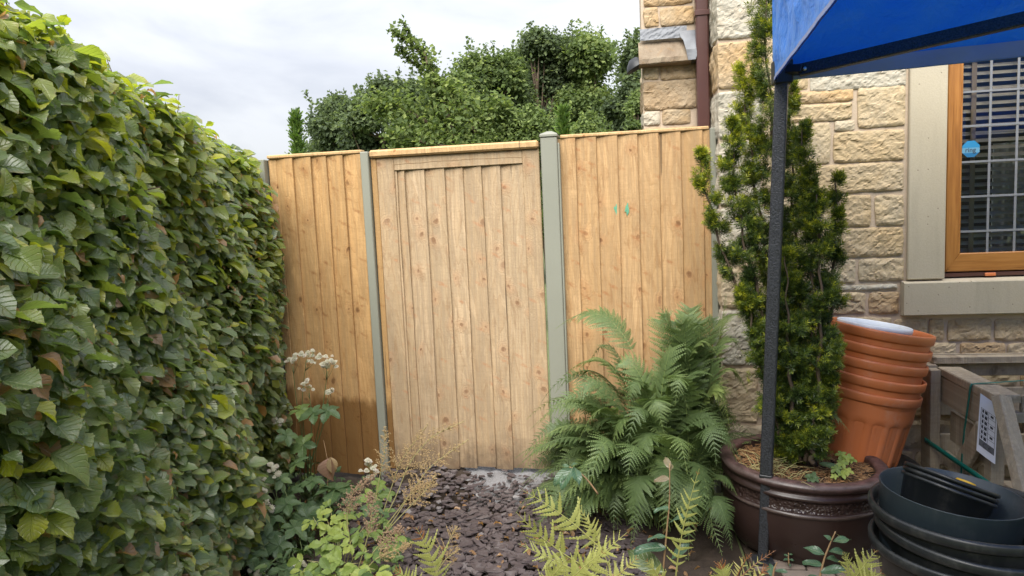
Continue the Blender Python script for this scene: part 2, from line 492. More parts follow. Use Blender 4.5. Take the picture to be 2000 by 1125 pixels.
def m_oak():
    g = G('golden_oak_foil'); p = g.obj(); x, y, z = g.xyz(p)
    hz = g.attr('horiz')
    a = g.math('ADD', g.math('MULTIPLY', x, g.math('SUBTRACT', 1.0, hz)), g.math('MULTIPLY', z, hz))
    b = g.math('ADD', g.math('MULTIPLY', z, g.math('SUBTRACT', 1.0, hz)), g.math('MULTIPLY', x, hz))
    n = g.noise(g.comb(g.math('MULTIPLY', a, 90), g.math('MULTIPLY', y, 90), g.math('MULTIPLY', b, 5)), 1.0, 4, 0.6)
    c = g.ramp(n, [(0.3, (0.22, 0.085, 0.018)), (0.55, (0.34, 0.145, 0.034)), (0.75, (0.40, 0.185, 0.05))])
    return g.pbr(c, 0.36, g.bump(n, 0.12, 0.001), 0.5)
M['oak'] = m_oak()
def m_glass():
    g = G('window_glass')
    f = g.node('ShaderNodeFresnel', {'IOR': 1.5}).outputs[0]
    t = g.node('ShaderNodeBsdfTransparent', {'Color': (0.95, 0.97, 0.97, 1)})
    r = g.node('ShaderNodeBsdfGlossy', {'Color': (1, 1, 1, 1), 'Roughness': 0.0})
    mx_ = g.node('ShaderNodeMixShader', {0: g.math('MULTIPLY', f, 1.25, True)})
    g.nt.links.new(t.outputs[0], mx_.inputs[1]); g.nt.links.new(r.outputs[0], mx_.inputs[2])
    o = g.node('ShaderNodeOutputMaterial'); g.nt.links.new(mx_.outputs[0], o.inputs['Surface'])
    return g.m
M['glass'] = m_glass()
M['cames'] = m_plain('window_lead', (0.20, 0.205, 0.22), 0.42, 0.2, 20, 0.1, 80, 0.5, 0.2)
M['blind'] = m_plain('cream_blind', (0.62, 0.52, 0.40), 0.45, 0.05)
M['tape'] = m_plain('tan_tape', (0.40, 0.28, 0.19), 0.8, 0.08)
M['room'] = m_plain('room_wall', (0.12, 0.11, 0.10), 0.9, 0.1)
M['curtain'] = m_plain('pale_curtain', (0.6, 0.6, 0.62), 0.9, 0.06)
M['sticker'] = m_plain('blue_sticker', (0.025, 0.20, 0.40), 0.4, 0.04)
M['sticker2'] = m_plain('dark_blue_sticker', (0.02, 0.13, 0.28), 0.4, 0.04)
M['sticker3'] = m_plain('pale_blue_sticker', (0.11, 0.27, 0.40), 0.4, 0.04)
M['ink'] = m_plain('dark_ink', (0.035, 0.035, 0.045), 0.6, 0.05)
def m_fabric():
    g = G('blue_polyester'); p = g.obj()
    n = g.noise(p, 5.0, 5, 0.6, 1.2); n2 = g.noise(p, 21, 4, 0.6, 0.8); wv = g.noise(p, 900, 1)
    c = g.mix(n, (0.022, 0.20, 0.78), (0.035, 0.25, 0.84))
    h = g.math('ADD', g.math('MULTIPLY', n, 1.0), g.math('MULTIPLY', n2, 0.35))
    nr = g.bump(h, 0.55, 0.03)
    nr = g.bump(wv, 0.08, 0.0005, nr)
    return g.pbr(c, 0.45, nr, 0.4, trans=(0.010, 0.14, 0.62, 1), tw=0.28, **{'Sheen Weight': 0.3, 'Sheen Roughness': 0.4, 'Sheen Tint': (0.4, 0.66, 1, 1)})
M['fabric'] = m_fabric()
M['hem'] = m_plain('hem_tape', (0.27, 0.32, 0.52), 0.55, 0.12, 12, 0.4, 60)
def m_hammer():
    g = G('hammered_black_steel'); p = g.obj()
    v = g.voro(p, 210, 'SMOOTH_F1'); n = g.noise(p, 170, 2)
    c = g.mix(g.mr(g.math('ADD', v, g.math('MULTIPLY', n, 0.4)), 0.35, 0.8), (0.013, 0.014, 0.016), (0.042, 0.045, 0.052))
    return g.pbr(c, 0.42, g.bump(g.math('ADD', v, n), 0.5, 0.0025), 0.5, 0.25)
M['hammer'] = m_hammer()
M['steel'] = m_plain('zinc_steel', (0.5, 0.5, 0.5), 0.35, 0.1, 20, metal=0.9)
M['black_nylon'] = m_plain('black_nylon', (0.014, 0.015, 0.017), 0.45, 0.2)
def m_glaze():
    g = G('dark_brown_glaze'); p = g.obj(); x, y, z = g.xyz(p)
    r = g.attr('rim'); fl = g.attr('floral')
    n = g.noise(p, 34, 6, 0.7); n2 = g.noise(p, 6, 4, 0.6)
    c = g.mix(n2, (0.020, 0.012, 0.010), (0.034, 0.019, 0.016))
    c = g.mix(g.math('MULTIPLY', r, g.mr(n, 0.40, 0.60, 0.2, 0.95)), c, (0.125, 0.070, 0.066))
    c = g.mix(g.math('MULTIPLY', g.attr('edge'), g.mr(n, 0.3, 0.6, 0.2, 0.7)), c, (0.10, 0.075, 0.065))
    v = g.voro(p, 48, 'SMOOTH_F1'); v2 = g.voro(p, 95)
    h = g.math('MULTIPLY', fl, g.math('ADD', g.math('MULTIPLY', v, -1.0), g.math('MULTIPLY', v2, -0.4)))
    nr = g.bump(h, 0.9, 0.010)
    nr = g.bump(g.noise(p, 22, 4), 0.14, 0.006, nr)
    ro = g.math('ADD', g.mr(n2, 0.3, 0.7, 0.27, 0.40), g.math('MULTIPLY', r, 0.15))
    return g.pbr(c, ro, nr, 0.5)
M['glaze'] = m_glaze()
def m_plastic(name, a, b, rough, dust=0.0, dcol=(0.3, 0.28, 0.25)):
    g = G(name); rn = g.rnd(); p = g.vadd(g.obj(), g.comb(rn, rn, g.math('MULTIPLY', rn, 7.0)))
    n = g.noise(p, 6, 5, 0.6); n2 = g.noise(p, 38, 5, 0.7); s = g.noise(g.vmul(p, (14, 14, 1.6)), 1.0, 4, 0.6)
    c = g.mix(n, a, b)
    if dust: c = g.mix(g.math('MULTIPLY', g.mr(s, 0.45, 0.75), g.math('MULTIPLY', g.mr(n2, 0.4, 0.7), dust)), c, dcol)
    return g.pbr(c, g.mr(n, 0.3, 0.7, rough*0.8, rough*1.2), g.bump(n2, 0.08, 0.002), 0.5)
M['terra'] = m_plastic('terracotta_plastic', (0.56, 0.16, 0.05), (0.61, 0.19, 0.065), 0.42, 0.5, (0.55, 0.34, 0.24))
M['white_pl'] = m_plastic('white_plastic', (0.72, 0.76, 0.80), (0.78, 0.81, 0.84), 0.35, 0.3)
M['black_pl'] = m_plastic('black_plastic', (0.010, 0.012, 0.013), (0.018, 0.021, 0.023), 0.38, 0.75, (0.10, 0.10, 0.09))
M['slate_pl'] = m_plastic('slate_blue_plastic', (0.026, 0.038, 0.047), (0.036, 0.052, 0.063), 0.42, 0.6, (0.14, 0.15, 0.15))
M['yellow_pl'] = m_plastic('yellow_plastic', (0.70, 0.40, 0.02), (0.72, 0.44, 0.03), 0.35)
M['strap'] = m_plastic('green_strap_plastic', (0.004, 0.14, 0.11), (0.006, 0.18, 0.14), 0.32)
M['paper'] = m_plain('paper', (0.70, 0.70, 0.76), 0.7, 0.05, 7)
def m_clear():
    g = G('clear_plastic'); p = g.obj()
    return g.pbr((0.75, 0.76, 0.78), 0.2, g.bump(g.noise(p, 60, 3), 0.8, 0.01), 0.5, trans=(0.7, 0.7, 0.72, 1), tw=0.6)
M['clear'] = m_clear()

def m_leaf(name, stops, rough=0.42, tw=0.28, vein=0.35, veins=8.0, spec=0.5, tgain=1.5, bumpd=0.004, edge=0.0):
    "leaf colour from the per-leaf attribute tint; veins from lu (across) and lv (along)"
    g = G(name); t = g.attr('tint'); u = g.attr('lu'); v = g.attr('lv')
    p = g.obj()
    base = g.ramp(t, stops)
    n = g.noise(p, 45, 4, 0.6)
    c = g.mix(g.mr(n, 0.35, 0.7, 0.0, 0.4), base, g.mix(0.5, base, (0.02, 0.04, 0.012)))
    nr = None
    if vein:
        au = g.math('ABSOLUTE', u)
        ph = g.math('MULTIPLY', g.math('SUBTRACT', v, g.math('MULTIPLY', au, 0.22)), veins)
        w_ = g.math('ABSOLUTE', g.math('SUBTRACT', g.math('FRACT', ph), 0.5))
        lv_ = g.mr(w_, 0.0, 0.13, 1.0, 0.0, True)
        mid = g.mr(au, 0.0, 0.10, 1.0, 0.0, True)
        ve = g.math('MAXIMUM', lv_, mid)
        c = g.mix(g.math('MULTIPLY', ve, vein), c, g.mix(0.45, base, (0.38, 0.42, 0.17)))
        nr = g.bump(g.math('ADD', g.math('MULTIPLY', ve, -1.0), g.math('MULTIPLY', n, 0.3)), 0.5, bumpd)
    if edge:
        m_ = g.math('MAXIMUM', g.mr(g.math('ABSOLUTE', u), 0.45, 1.0), g.mr(v, 0.6, 1.0))
        q = g.math('MULTIPLY', m_, g.mr(g.noise(p, 26, 3, 0.6), 0.50, 0.66))
        c = g.mix(g.math('MULTIPLY', q, edge), c, (0.34, 0.21, 0.10))
        c = g.mix(g.mr(g.noise(p, 9, 3), 0.52, 0.7, 0.0, 0.30), c, (0.19, 0.22, 0.14))
    tr = g.mix(1.0, base, (tgain, tgain*1.05, tgain*0.6), 'MULTIPLY')
    return g.pbr(c, rough, nr, spec, trans=tr, tw=tw)
M['beech'] = m_leaf('beech_leaf', [(0.0, (0.092, 0.135, 0.058)), (0.35, (0.14, 0.20, 0.07)), (0.62, (0.21, 0.265, 0.058)), (0.80, (0.29, 0.325, 0.025)), (0.93, (0.38, 0.36, 0.035)), (0.955, (0.40, 0.22, 0.10)), (1.0, (0.36, 0.20, 0.10))], 0.33, 0.40, 0.5, 8.0, 0.85, tgain=1.9, bumpd=0.006, edge=0.6)
M['bark'] = m_plain('grey_bark', (0.115, 0.085, 0.06), 0.9, 0.4, 30, 0.8, 90, 0.2)
M['twig'] = m_plain('brown_twig', (0.10, 0.065, 0.04), 0.85, 0.35, 40, 0.5, 120, 0.2)
M['needle'] = m_leaf('yew_needles', [(0.0, (0.024, 0.044, 0.014)), (0.4, (0.055, 0.095, 0.02)), (0.7, (0.16, 0.21, 0.022)), (1.0, (0.44, 0.44, 0.025))], 0.40, 0.25, 0.0, tgain=1.3)
M['fern'] = m_leaf('green_fern', [(0.0, (0.052, 0.085, 0.030)), (0.5, (0.115, 0.172, 0.058)), (0.8, (0.21, 0.275, 0.085)), (1.0, (0.28, 0.33, 0.09))], 0.55, 0.3, 0.0, tgain=1.4)
M['fern_y'] = m_leaf('yellowing_fern', [(0.0, (0.17, 0.19, 0.055)), (0.45, (0.33, 0.345, 0.095)), (0.85, (0.45, 0.43, 0.15)), (0.93, (0.30, 0.13, 0.04)), (1.0, (0.22, 0.085, 0.03))], 0.55, 0.3, 0.0, tgain=1.25)
M['stem_y'] = m_plain('straw_stem', (0.36, 0.33, 0.14), 0.6, 0.2, 20)
M['stem_g'] = m_plain('green_stem', (0.09, 0.125, 0.04), 0.6, 0.3, 20)
M['stem_r'] = m_plain('brown_stem', (0.24, 0.15, 0.075), 0.7, 0.3, 20)
M['herb'] = m_leaf('garden_leaf', [(0.0, (0.045, 0.085, 0.038)), (0.4, (0.085, 0.145, 0.055)), (0.7, (0.22, 0.30, 0.06)), (1.0, (0.36, 0.41, 0.09))], 0.5, 0.28, 0.3, 6.0)
M['glossy'] = m_leaf('glossy_leaf', [(0.0, (0.035, 0.085, 0.05)), (0.6, (0.06, 0.12, 0.06)), (0.9, (0.15, 0.17, 0.06)), (1.0, (0.20, 0.14, 0.10))], 0.32, 0.18, 0.4, 7.0)
M['petal'] = m_leaf('white_petal', [(0.0, (0.62, 0.60, 0.50)), (0.7, (0.72, 0.69, 0.62)), (1.0, (0.60, 0.46, 0.46))], 0.7, 0.3, 0.0, tgain=1.1)
M['plume'] = m_plain('tan_seedhead', (0.36, 0.255, 0.125), 0.85, 0.25, 40)
M['plume_pink'] = m_plain('pinkish_seedhead', (0.31, 0.205, 0.13), 0.85, 0.25, 40)
M['dead'] = m_plain('withered_leaf', (0.27, 0.13, 0.07), 0.8, 0.4, 30)
M['tree_dark'] = m_leaf('dark_tree_leaf', [(0.0, (0.050, 0.068, 0.040)), (0.5, (0.115, 0.155, 0.078)), (1.0, (0.23, 0.28, 0.12))], 0.75, 0.42, 0.0, spec=0.2)
M['tree_mid'] = m_leaf('mid_tree_leaf', [(0.0, (0.055, 0.082, 0.032)), (0.5, (0.14, 0.19, 0.068)), (1.0, (0.30, 0.35, 0.12))], 0.75, 0.42, 0.0, spec=0.2)
M['tree_light'] = m_leaf('light_tree_leaf', [(0.0, (0.055, 0.085, 0.032)), (0.5, (0.165, 0.22, 0.08)), (1.0, (0.30, 0.36, 0.13))], 0.75, 0.42, 0.0, spec=0.2)
M['conifer'] = m_leaf('conifer_sprays', [(0.0, (0.045, 0.10, 0.015)), (0.6, (0.10, 0.18, 0.025)), (1.0, (0.18, 0.26, 0.04))], 0.6, 0.2, 0.0)
M['soil'] = m_plain('dark_soil', (0.045, 0.034, 0.026), 0.95, 0.5, 25, 1.0, 90, 0.15)
M['grass'] = m_plain('ground_green', (0.12, 0.145, 0.065), 0.95, 0.4, 4, 0.8, 60, 0.15)
def m_slate():
    g = G('plum_slate'); t = g.attr('tint'); p = g.obj()
    n = g.noise(p, 42, 5, 0.65); n2 = g.noise(p, 11, 4, 0.6)
    c = g.ramp(t, [(0.0, (0.050, 0.037, 0.037)), (0.55, (0.080, 0.062, 0.061)), (0.8, (0.12, 0.102, 0.10)), (1.0, (0.26, 0.25, 0.25))])
    c = g.mix(g.mr(n, 0.48, 0.74, 0.0, 0.4), c, (0.18, 0.165, 0.165))
    c = g.mix(g.mr(n2, 0.3, 0.6, 0.35, 0.0), c, (0.055, 0.040, 0.043))
    return g.pbr(c, 0.62, g.bump(n, 0.45, 0.004), 0.4)
M['slate'] = m_slate()
def m_concrete():
    g = G('grey_concrete'); p = g.obj()
    n = g.noise(p, 9, 6, 0.65); f = g.noise(p, 80, 5, 0.75)
    c = g.mix(n, (0.15, 0.145, 0.148), (0.32, 0.315, 0.325))
    c = g.mix(g.mr(f, 0.3, 0.55, 0.6, 0.0), c, (0.10, 0.095, 0.095))
    return g.pbr(c, 0.92, g.bump(g.math('ADD', n, f), 0.9, 0.012), 0.2)
M['concrete'] = m_concrete()
def m_paver():
    g = G('brown_paver'); rn = g.rnd(); p = g.vadd(g.obj(), g.comb(rn, rn, rn))
    n = g.noise(p, 12, 5, 0.65); f = g.noise(p, 120, 4, 0.7)
    c = g.mix(rn, (0.17, 0.125, 0.105), (0.22, 0.175, 0.145))
    c = g.mix(g.mr(n, 0.4, 0.7, 0.0, 0.55), c, (0.13, 0.125, 0.105))
    return g.pbr(c, 0.9, g.bump(g.math('ADD', n, f), 0.6, 0.004), 0.25)
M['paver'] = m_paver()
def m_mulch():
    g = G('bark_mulch'); t = g.attr('tint')
    c = g.ramp(t, [(0.0, (0.05, 0.03, 0.018)), (0.4, (0.16, 0.085, 0.04)), (0.75, (0.30, 0.16, 0.07)), (1.0, (0.38, 0.28, 0.15))])
    return g.pbr(c, 0.85, None, 0.2)
M['mulch'] = m_mulch()
M['grey_print'] = m_plain('grey_print', (0.11, 0.11, 0.12), 0.6, 0.05)

# ================================================================== ground
def ground_sheet():
    mb = MB()
    # one sheet, finer near the camera, to the horizon
    xs = np.concatenate([[-400, -120, -40, -14], np.linspace(-6, 6, 49), [14, 40, 120, 400]])
    ys = np.concatenate([[-400, -120, -40, -14], np.linspace(-6, 6, 49), [14, 40, 120, 400]])
    X, Y = np.meshgrid(xs, ys)
    near = np.exp(-((X/6)**2+(Y/6)**2))
    Z = -0.035 + 0.012*near*vnoise(np.stack([X.ravel(), Y.ravel()], 1)*0.9, 3).reshape(X.shape)
    mb.add(np.stack([X, Y, Z], -1).reshape(-1, 3), grid_faces(len(xs)-1, len(ys)-1))
    return mb
tag(ground_sheet().build('ground', M['grass'], None, True), kind='structure')

def bed(name, x0, x1, y0, y1, z, amp, mat_, seed, n=46):
    xs = np.linspace(x0, x1, n); ys = np.linspace(y0, y1, n)
    X, Y = np.meshgrid(xs, ys)
    e = np.minimum(np.minimum(X-x0, x1-X), np.minimum(Y-y0, y1-Y))
    Z = -0.03 + (z+0.03+amp*vnoise(np.stack([X.ravel(), Y.ravel()], 1)*2.2, seed).reshape(X.shape)+0.4*amp*vnoise(np.stack([X.ravel(), Y.ravel()], 1)*9, seed+1).reshape(X.shape))*np.clip(e/0.08, 0, 1)
    return tag(MB().add(np.stack([X, Y, Z], -1).reshape(-1, 3), grid_faces(n-1, n-1)).build(name, mat_, None, True), kind='structure')
bed('planting_bed', -2.75, -0.78, 0.3, 4.4, 0.0, 0.022, M['soil'], 11)
bed('fern_bed', -0.16, 0.46, 1.9, 3.60, 0.0, 0.022, M['soil'], 12)
bed('path_soil', -0.80, -0.14, 0.9, 3.45, -0.008, 0.008, M['soil'], 13)

# the rough concrete under the gate, with a low soil mound on its left
def threshold():
    xs = np.linspace(-1.06, -0.20, 60); ys = np.linspace(3.22, 4.3, 60)
    X, Y = np.meshgrid(xs, ys)
    P = np.stack([X.ravel(), Y.ravel()], 1)
    t = np.clip((Y-3.30)/0.32, 0, 1); t = t*t*(3-2*t)
    Z = -0.028+0.075*t + (0.010*vnoise(P*3, 21)+0.006*vnoise(P*11, 22)).reshape(X.shape)*t
    return tag(MB().add(np.stack([X, Y, Z], -1).reshape(-1, 3), grid_faces(59, 59)).build('concrete_footing', M['concrete'], None, True), kind='structure')
threshold()
def mound():
    xs = np.linspace(-1.36, -0.70, 40); ys = np.linspace(3.2, 3.9, 40)
    X, Y = np.meshgrid(xs, ys)
    P = np.stack([X.ravel(), Y.ravel()], 1)
    d = np.sqrt(((X+1.04)/0.32)**2+((Y-3.58)/0.36)**2)
    Z = -0.03 + 0.125*np.clip(1-d, 0, 1)**0.6*(1+0.35*vnoise(P*5, 31).reshape(X.shape)) + 0.008*vnoise(P*16, 32).reshape(X.shape)*np.clip(1-d, 0, 1)
    return tag(MB().add(np.stack([X, Y, Z], -1).reshape(-1, 3), grid_faces(39, 39)).build('soil_mound', M['soil'], None, True), kind='structure')
mound()

# ================================================================== fence and gate
FY = 3.683
def board(xa, xb, z0, z1, y, mat_, parent, thick=0.017, seed=0, name='board', mirror=False):
    "feather-edge board: thick sawn edge on the right, thin edge tucked behind its neighbour"
    r = np.random.default_rng(seed)
    n = 14
    zs = np.linspace(z0, z1, n)
    wa = 0.0016*np.cumsum(r.normal(size=n))*0.5; wb = 0.0016*np.cumsum(r.normal(size=n))*0.5
    bow = 0.0018*np.sin(np.linspace(0, math.pi*r.uniform(0.8, 2), n)+r.uniform(0, 6))
    V = []
    us = (0.0, 0.18, 0.42, 0.66, 0.86, 0.985, 1.0); cup = r.uniform(0.0008, 0.0042)
    for i, z in enumerate(zs):
        a = xa+wa[i]-0.012; b = xb+wb[i]
        for u in us:
            d = 0.001+thick*min(1.0, u/0.985)
            d += cup*math.sin(math.pi*min(1, u/0.985))
            if u == 1.0: d -= 0.003
            uu = 1-u if mirror else u
            V.append((a+(b-a)*uu, y-d+bow[i]*u, z))
        V.append((b if not mirror else a, y+0.002, z)); V.append((a if not mirror else b, y+0.002, z))
    m = len(us)+2
    F = []
    for i in range(n-1):
        for k in range(m):
            k2 = (k+1) % m
            F.append([i*m+k, i*m+k2, (i+1)*m+k2, (i+1)*m+k])
    mb = MB().add(V, F)
    mb.L.append(np.arange(m)); mb.T.append(np.array([m]))
    mb.L.append(np.arange(m)[::-1]+(n-1)*m); mb.T.append(np.array([m]))
    return mb.build(name, mat_, parent)
X = lambda px, py: float(at(px, py, FY)[0])

# -- left panel
fp1 = thing('board_fence', 'amber fence panel with a dark wet stain low down, between the hedge and the gate', 'fence panel', (-1.6, FY, 0.0), 'feather-edge fence panels either side of the gate')
bx = [X(p, 308) for p in (541, 574.2, 609, 638, 671, 708)]
bx[-1] = -1.352
for i in range(5):
    board(bx[i], bx[i+1], 0.03+0.004*(i % 3), 1.79, FY, M['wood_amber'], fp1, seed=100+i)
MB().rbox((-1.888, FY-0.006, 0.03), (bx[0]-0.004, FY+0.03, 1.792), 0.003).build('side_batten', M['wood_amber'], fp1)
MB().rbox((-1.888, FY-0.022, 1.7925), (-1.352, FY+0.04, 1.812), 0.005).build('capping_rail', M['wood_cap'], fp1)
for z in (0.35, 0.95, 1.55):
    MB().box((-1.885, FY+0.004, z), (-1.355, FY+0.04, z+0.045)).build('back_rail', M['wood_amber'], fp1)

# -- gate
GX0, GX1 = -1.300, -0.405
gate = thing('garden_gate', 'pale close-boarded wooden gate framed by stiles and a top rail', 'gate', (-0.85, FY, 0.06))
gs0, gs1 = X(772, 320), X(1022, 320)
gpx = (755, 776, 792, 828.5, 867.6, 903, 942, 976, 1023)
gb = [X(p, 320) for p in gpx]; gb[-1] = gs1+0.02
gb[0] = gs0-0.03
gb = sorted(gb)
# slender spacing check: first board may be hidden under the stile
for i in range(len(gb)-1):
    if gb[i+1]-gb[i] < 0.02: continue
    board(gb[i], gb[i+1], 0.068+0.006*((i*7) % 3), 1.735, FY-0.004, M['wood_gate'], gate, seed=200+i, thick=0.015)
gl0 = X(738, 310)
MB().rbox((gl0, FY-0.029, 0.075), (gs0, FY-0.015, 1.762), 0.003).build('stile', M['wood_gate'], gate)
MB().rbox((gs1, FY-0.029, 0.075), (GX1, FY-0.015, 1.762), 0.003).build('stile', M['wood_gate'], gate)
MB().rbox((gs0+0.0005, FY-0.0282, 1.692), (gs1-0.0005, FY-0.0155, 1.7625), 0.003).build('top_rail', M['wood_gate'], gate)
MB().rbox((GX0, FY-0.052, 1.763), (GX1, FY+0.02, 1.803), 0.009).build('capping_rail', M['wood_cap'], gate)
MB().rbox((GX0, FY-0.03, 0.07), (gl0-0.0008, FY+0.012, 1.762), 0.003).build('side_batten', M['wood_amber'], gate)
for z in (0.2, 0.85, 1.6):
    MB().box((GX0+0.05, FY+0.004, z), (GX1-0.01, FY+0.04, z+0.06)).build('back_rail', M['wood_gate'], gate)
# fine crack along the top rail
cp = np.array([[gs0+0.002+(gs1-gs0-0.004)*t, FY-0.0284, 1.722+0.006*math.sin(3*t)+0.0012*math.sin(23*t)] for t in np.linspace(0, 1, 30)])
MB().tube(cp, 0.0013, 4).build('crack', M['stem_r'], gate)

# -- right panel
fp2 = thing('board_fence', 'honey coloured fence panel behind the big fern, with two small green smears', 'fence panel', (0.08, FY, 0.0), 'feather-edge fence panels either side of the gate')
px2 = (1094, 1123.8, 1164, 1204.8, 1244.5, 1286, 1329, 1370, 1384)
b2 = [X(p, 262-0.066*(p-1090)+6) for p in px2]
b2[-1] = 0.437
for i in range(len(b2)-1):
    board(b2[i], b2[i+1], 0.03+0.004*(i % 3), 1.805, FY, M['wood_honey'], fp2, seed=300+i, thick=0.017)
MB().rbox((-0.296, FY-0.02, 1.806), (0.438, FY+0.04, 1.824), 0.005).build('capping_rail', M['wood_cap'], fp2)
for z in (0.35, 0.95, 1.55):
    MB().box((-0.29, FY+0.004, z), (0.43, FY+0.04, z+0.045)).build('back_rail', M['wood_honey'], fp2)
M['verdigris'] = m_plain('green_smear', (0.10, 0.30, 0.19), 0.8, 0.4, 120)
for (px, py) in ((1203, 408), (1225, 408)):
    c = at(px, py, FY-0.014); mb = MB(); r = np.random.default_rng(int(px))
    n = 16; a = np.linspace(0, 2*math.pi, n, endpoint=False)
    rad = 1+0.45*r.normal(size=n)*0.6
    ring = np.stack([c[0]+0.009*rad*np.cos(a)*(1+0.3*np.sin(2*a)), np.full(n, 0.0)+c[1]-0.0018, c[2]+0.026*rad*np.sin(a)], 1)
    ctr = np.array([[c[0], c[1]-0.0028, c[2]]])
    mb.add(np.concatenate([ring, ctr]), [[k, (k+1) % n, n] for k in range(n)])
    mb.build('green_smear', M['verdigris'], fp2)

# -- posts
PG = 'sage green composite fence posts'
def post(x0, x1, y0, y1, ztop, label, channel=None, cap=False):
    p = thing('fence_post', label, 'fence post', ((x0+x1)/2, (y0+y1)/2, -0.05), PG)
    MB().rbox((x0, y0, -0.05), (x1, y1, ztop), 0.004).build('shaft', M['sage'], p)
    if channel:
        MB().rbox((channel[0], y0+0.008, -0.05), (channel[1], y1-0.004, ztop-0.03), 0.003).build('channel', M['sage'], p)
    if cap:
        mb = MB(); e = 0.004
        cx_, cy_ = (x0+x1)/2, (y0+y1)/2
        mb.rbox((x0-e, y0-e, ztop+0.0005), (x1+e, y1+e, ztop+0.018), 0.004)
        V = [(x0-e+.004, y0-e+.004, ztop+0.018), (x1+e-.004, y0-e+.004, ztop+0.018), (x1+e-.004, y1+e-.004, ztop+0.018), (x0-e+.004, y1+e-.004, ztop+0.018), (cx_-.012, cy_-.012, ztop+0.034), (cx_+.012, cy_-.012, ztop+0.034), (cx_+.012, cy_+.012, ztop+0.034), (cx_-.012, cy_+.012, ztop+0.034)]
        mb.add(V, BOXF)
        mb.build('post_cap', M['sage'], p)
    return p
post(-1.935, -1.894, FY-0.045, FY+0.06, 1.79, 'sage post half hidden in the hedge at the far left end of the fence')
post(-1.348, -1.304, FY-0.055, FY+0.055, 1.797, 'slim sage post between the left panel and the hinge side of the gate')
post(-0.392, -0.308, FY-0.065, FY+0.055, 1.812, 'wide sage post with a pyramid cap, between the gate and the fern', (-0.3072, -0.2975), True)
post(0.4395, 0.4685, FY-0.04, FY+0.05, 1.812, 'narrow sage post pressed against the stone house corner')

# ================================================================== house
WY, WF = 3.60, 3.87          # mortar face of the near wall and of the set-back wall
house = thing('stone_house', 'rock-faced sandstone house with a brown downpipe and a brown framed window', 'house', (0.5, WY, 0.0))
HX1 = 4.6
def wallbox(a, b, mat_=None, name='mortar_wall'):
    return MB().box(a, b).build(name, mat_ or M['mortar'], house)
WX0, WX1, WZ0, WZ1 = 1.484, 3.05, 1.060, 2.42      # window opening
wallbox((0.475, WY, -0.05), (WX0-0.0, WY+0.30, 3.3))
wallbox((WX0, WY, -0.05), (WX1, WY+0.30, WZ0-0.03))
wallbox((WX0, WY, WZ1), (WX1, WY+0.30, 3.3))
wallbox((WX1, WY, -0.05), (HX1, WY+0.30, 3.3))
wallbox((0.130, WF, -0.05), (0.4745, WF+0.22, 3.3))
wallbox((0.4755, WY+0.301, 3.2), (HX1, WY+2.6, 3.3), M['room'], 'room_ceiling')
wallbox((0.4755, WY+2.4, -0.05), (HX1, WY+2.6, 3.199), M['room'], 'room_wall')
wallbox((HX1-0.2, WY+0.301, -0.05), (HX1, WY+2.399, 3.199), M['room'], 'room_wall')
wallbox((0.4755, WY+0.301, 0.0), (HX1-0.201, WY+2.399, 0.3), M['room'], 'room_floor')

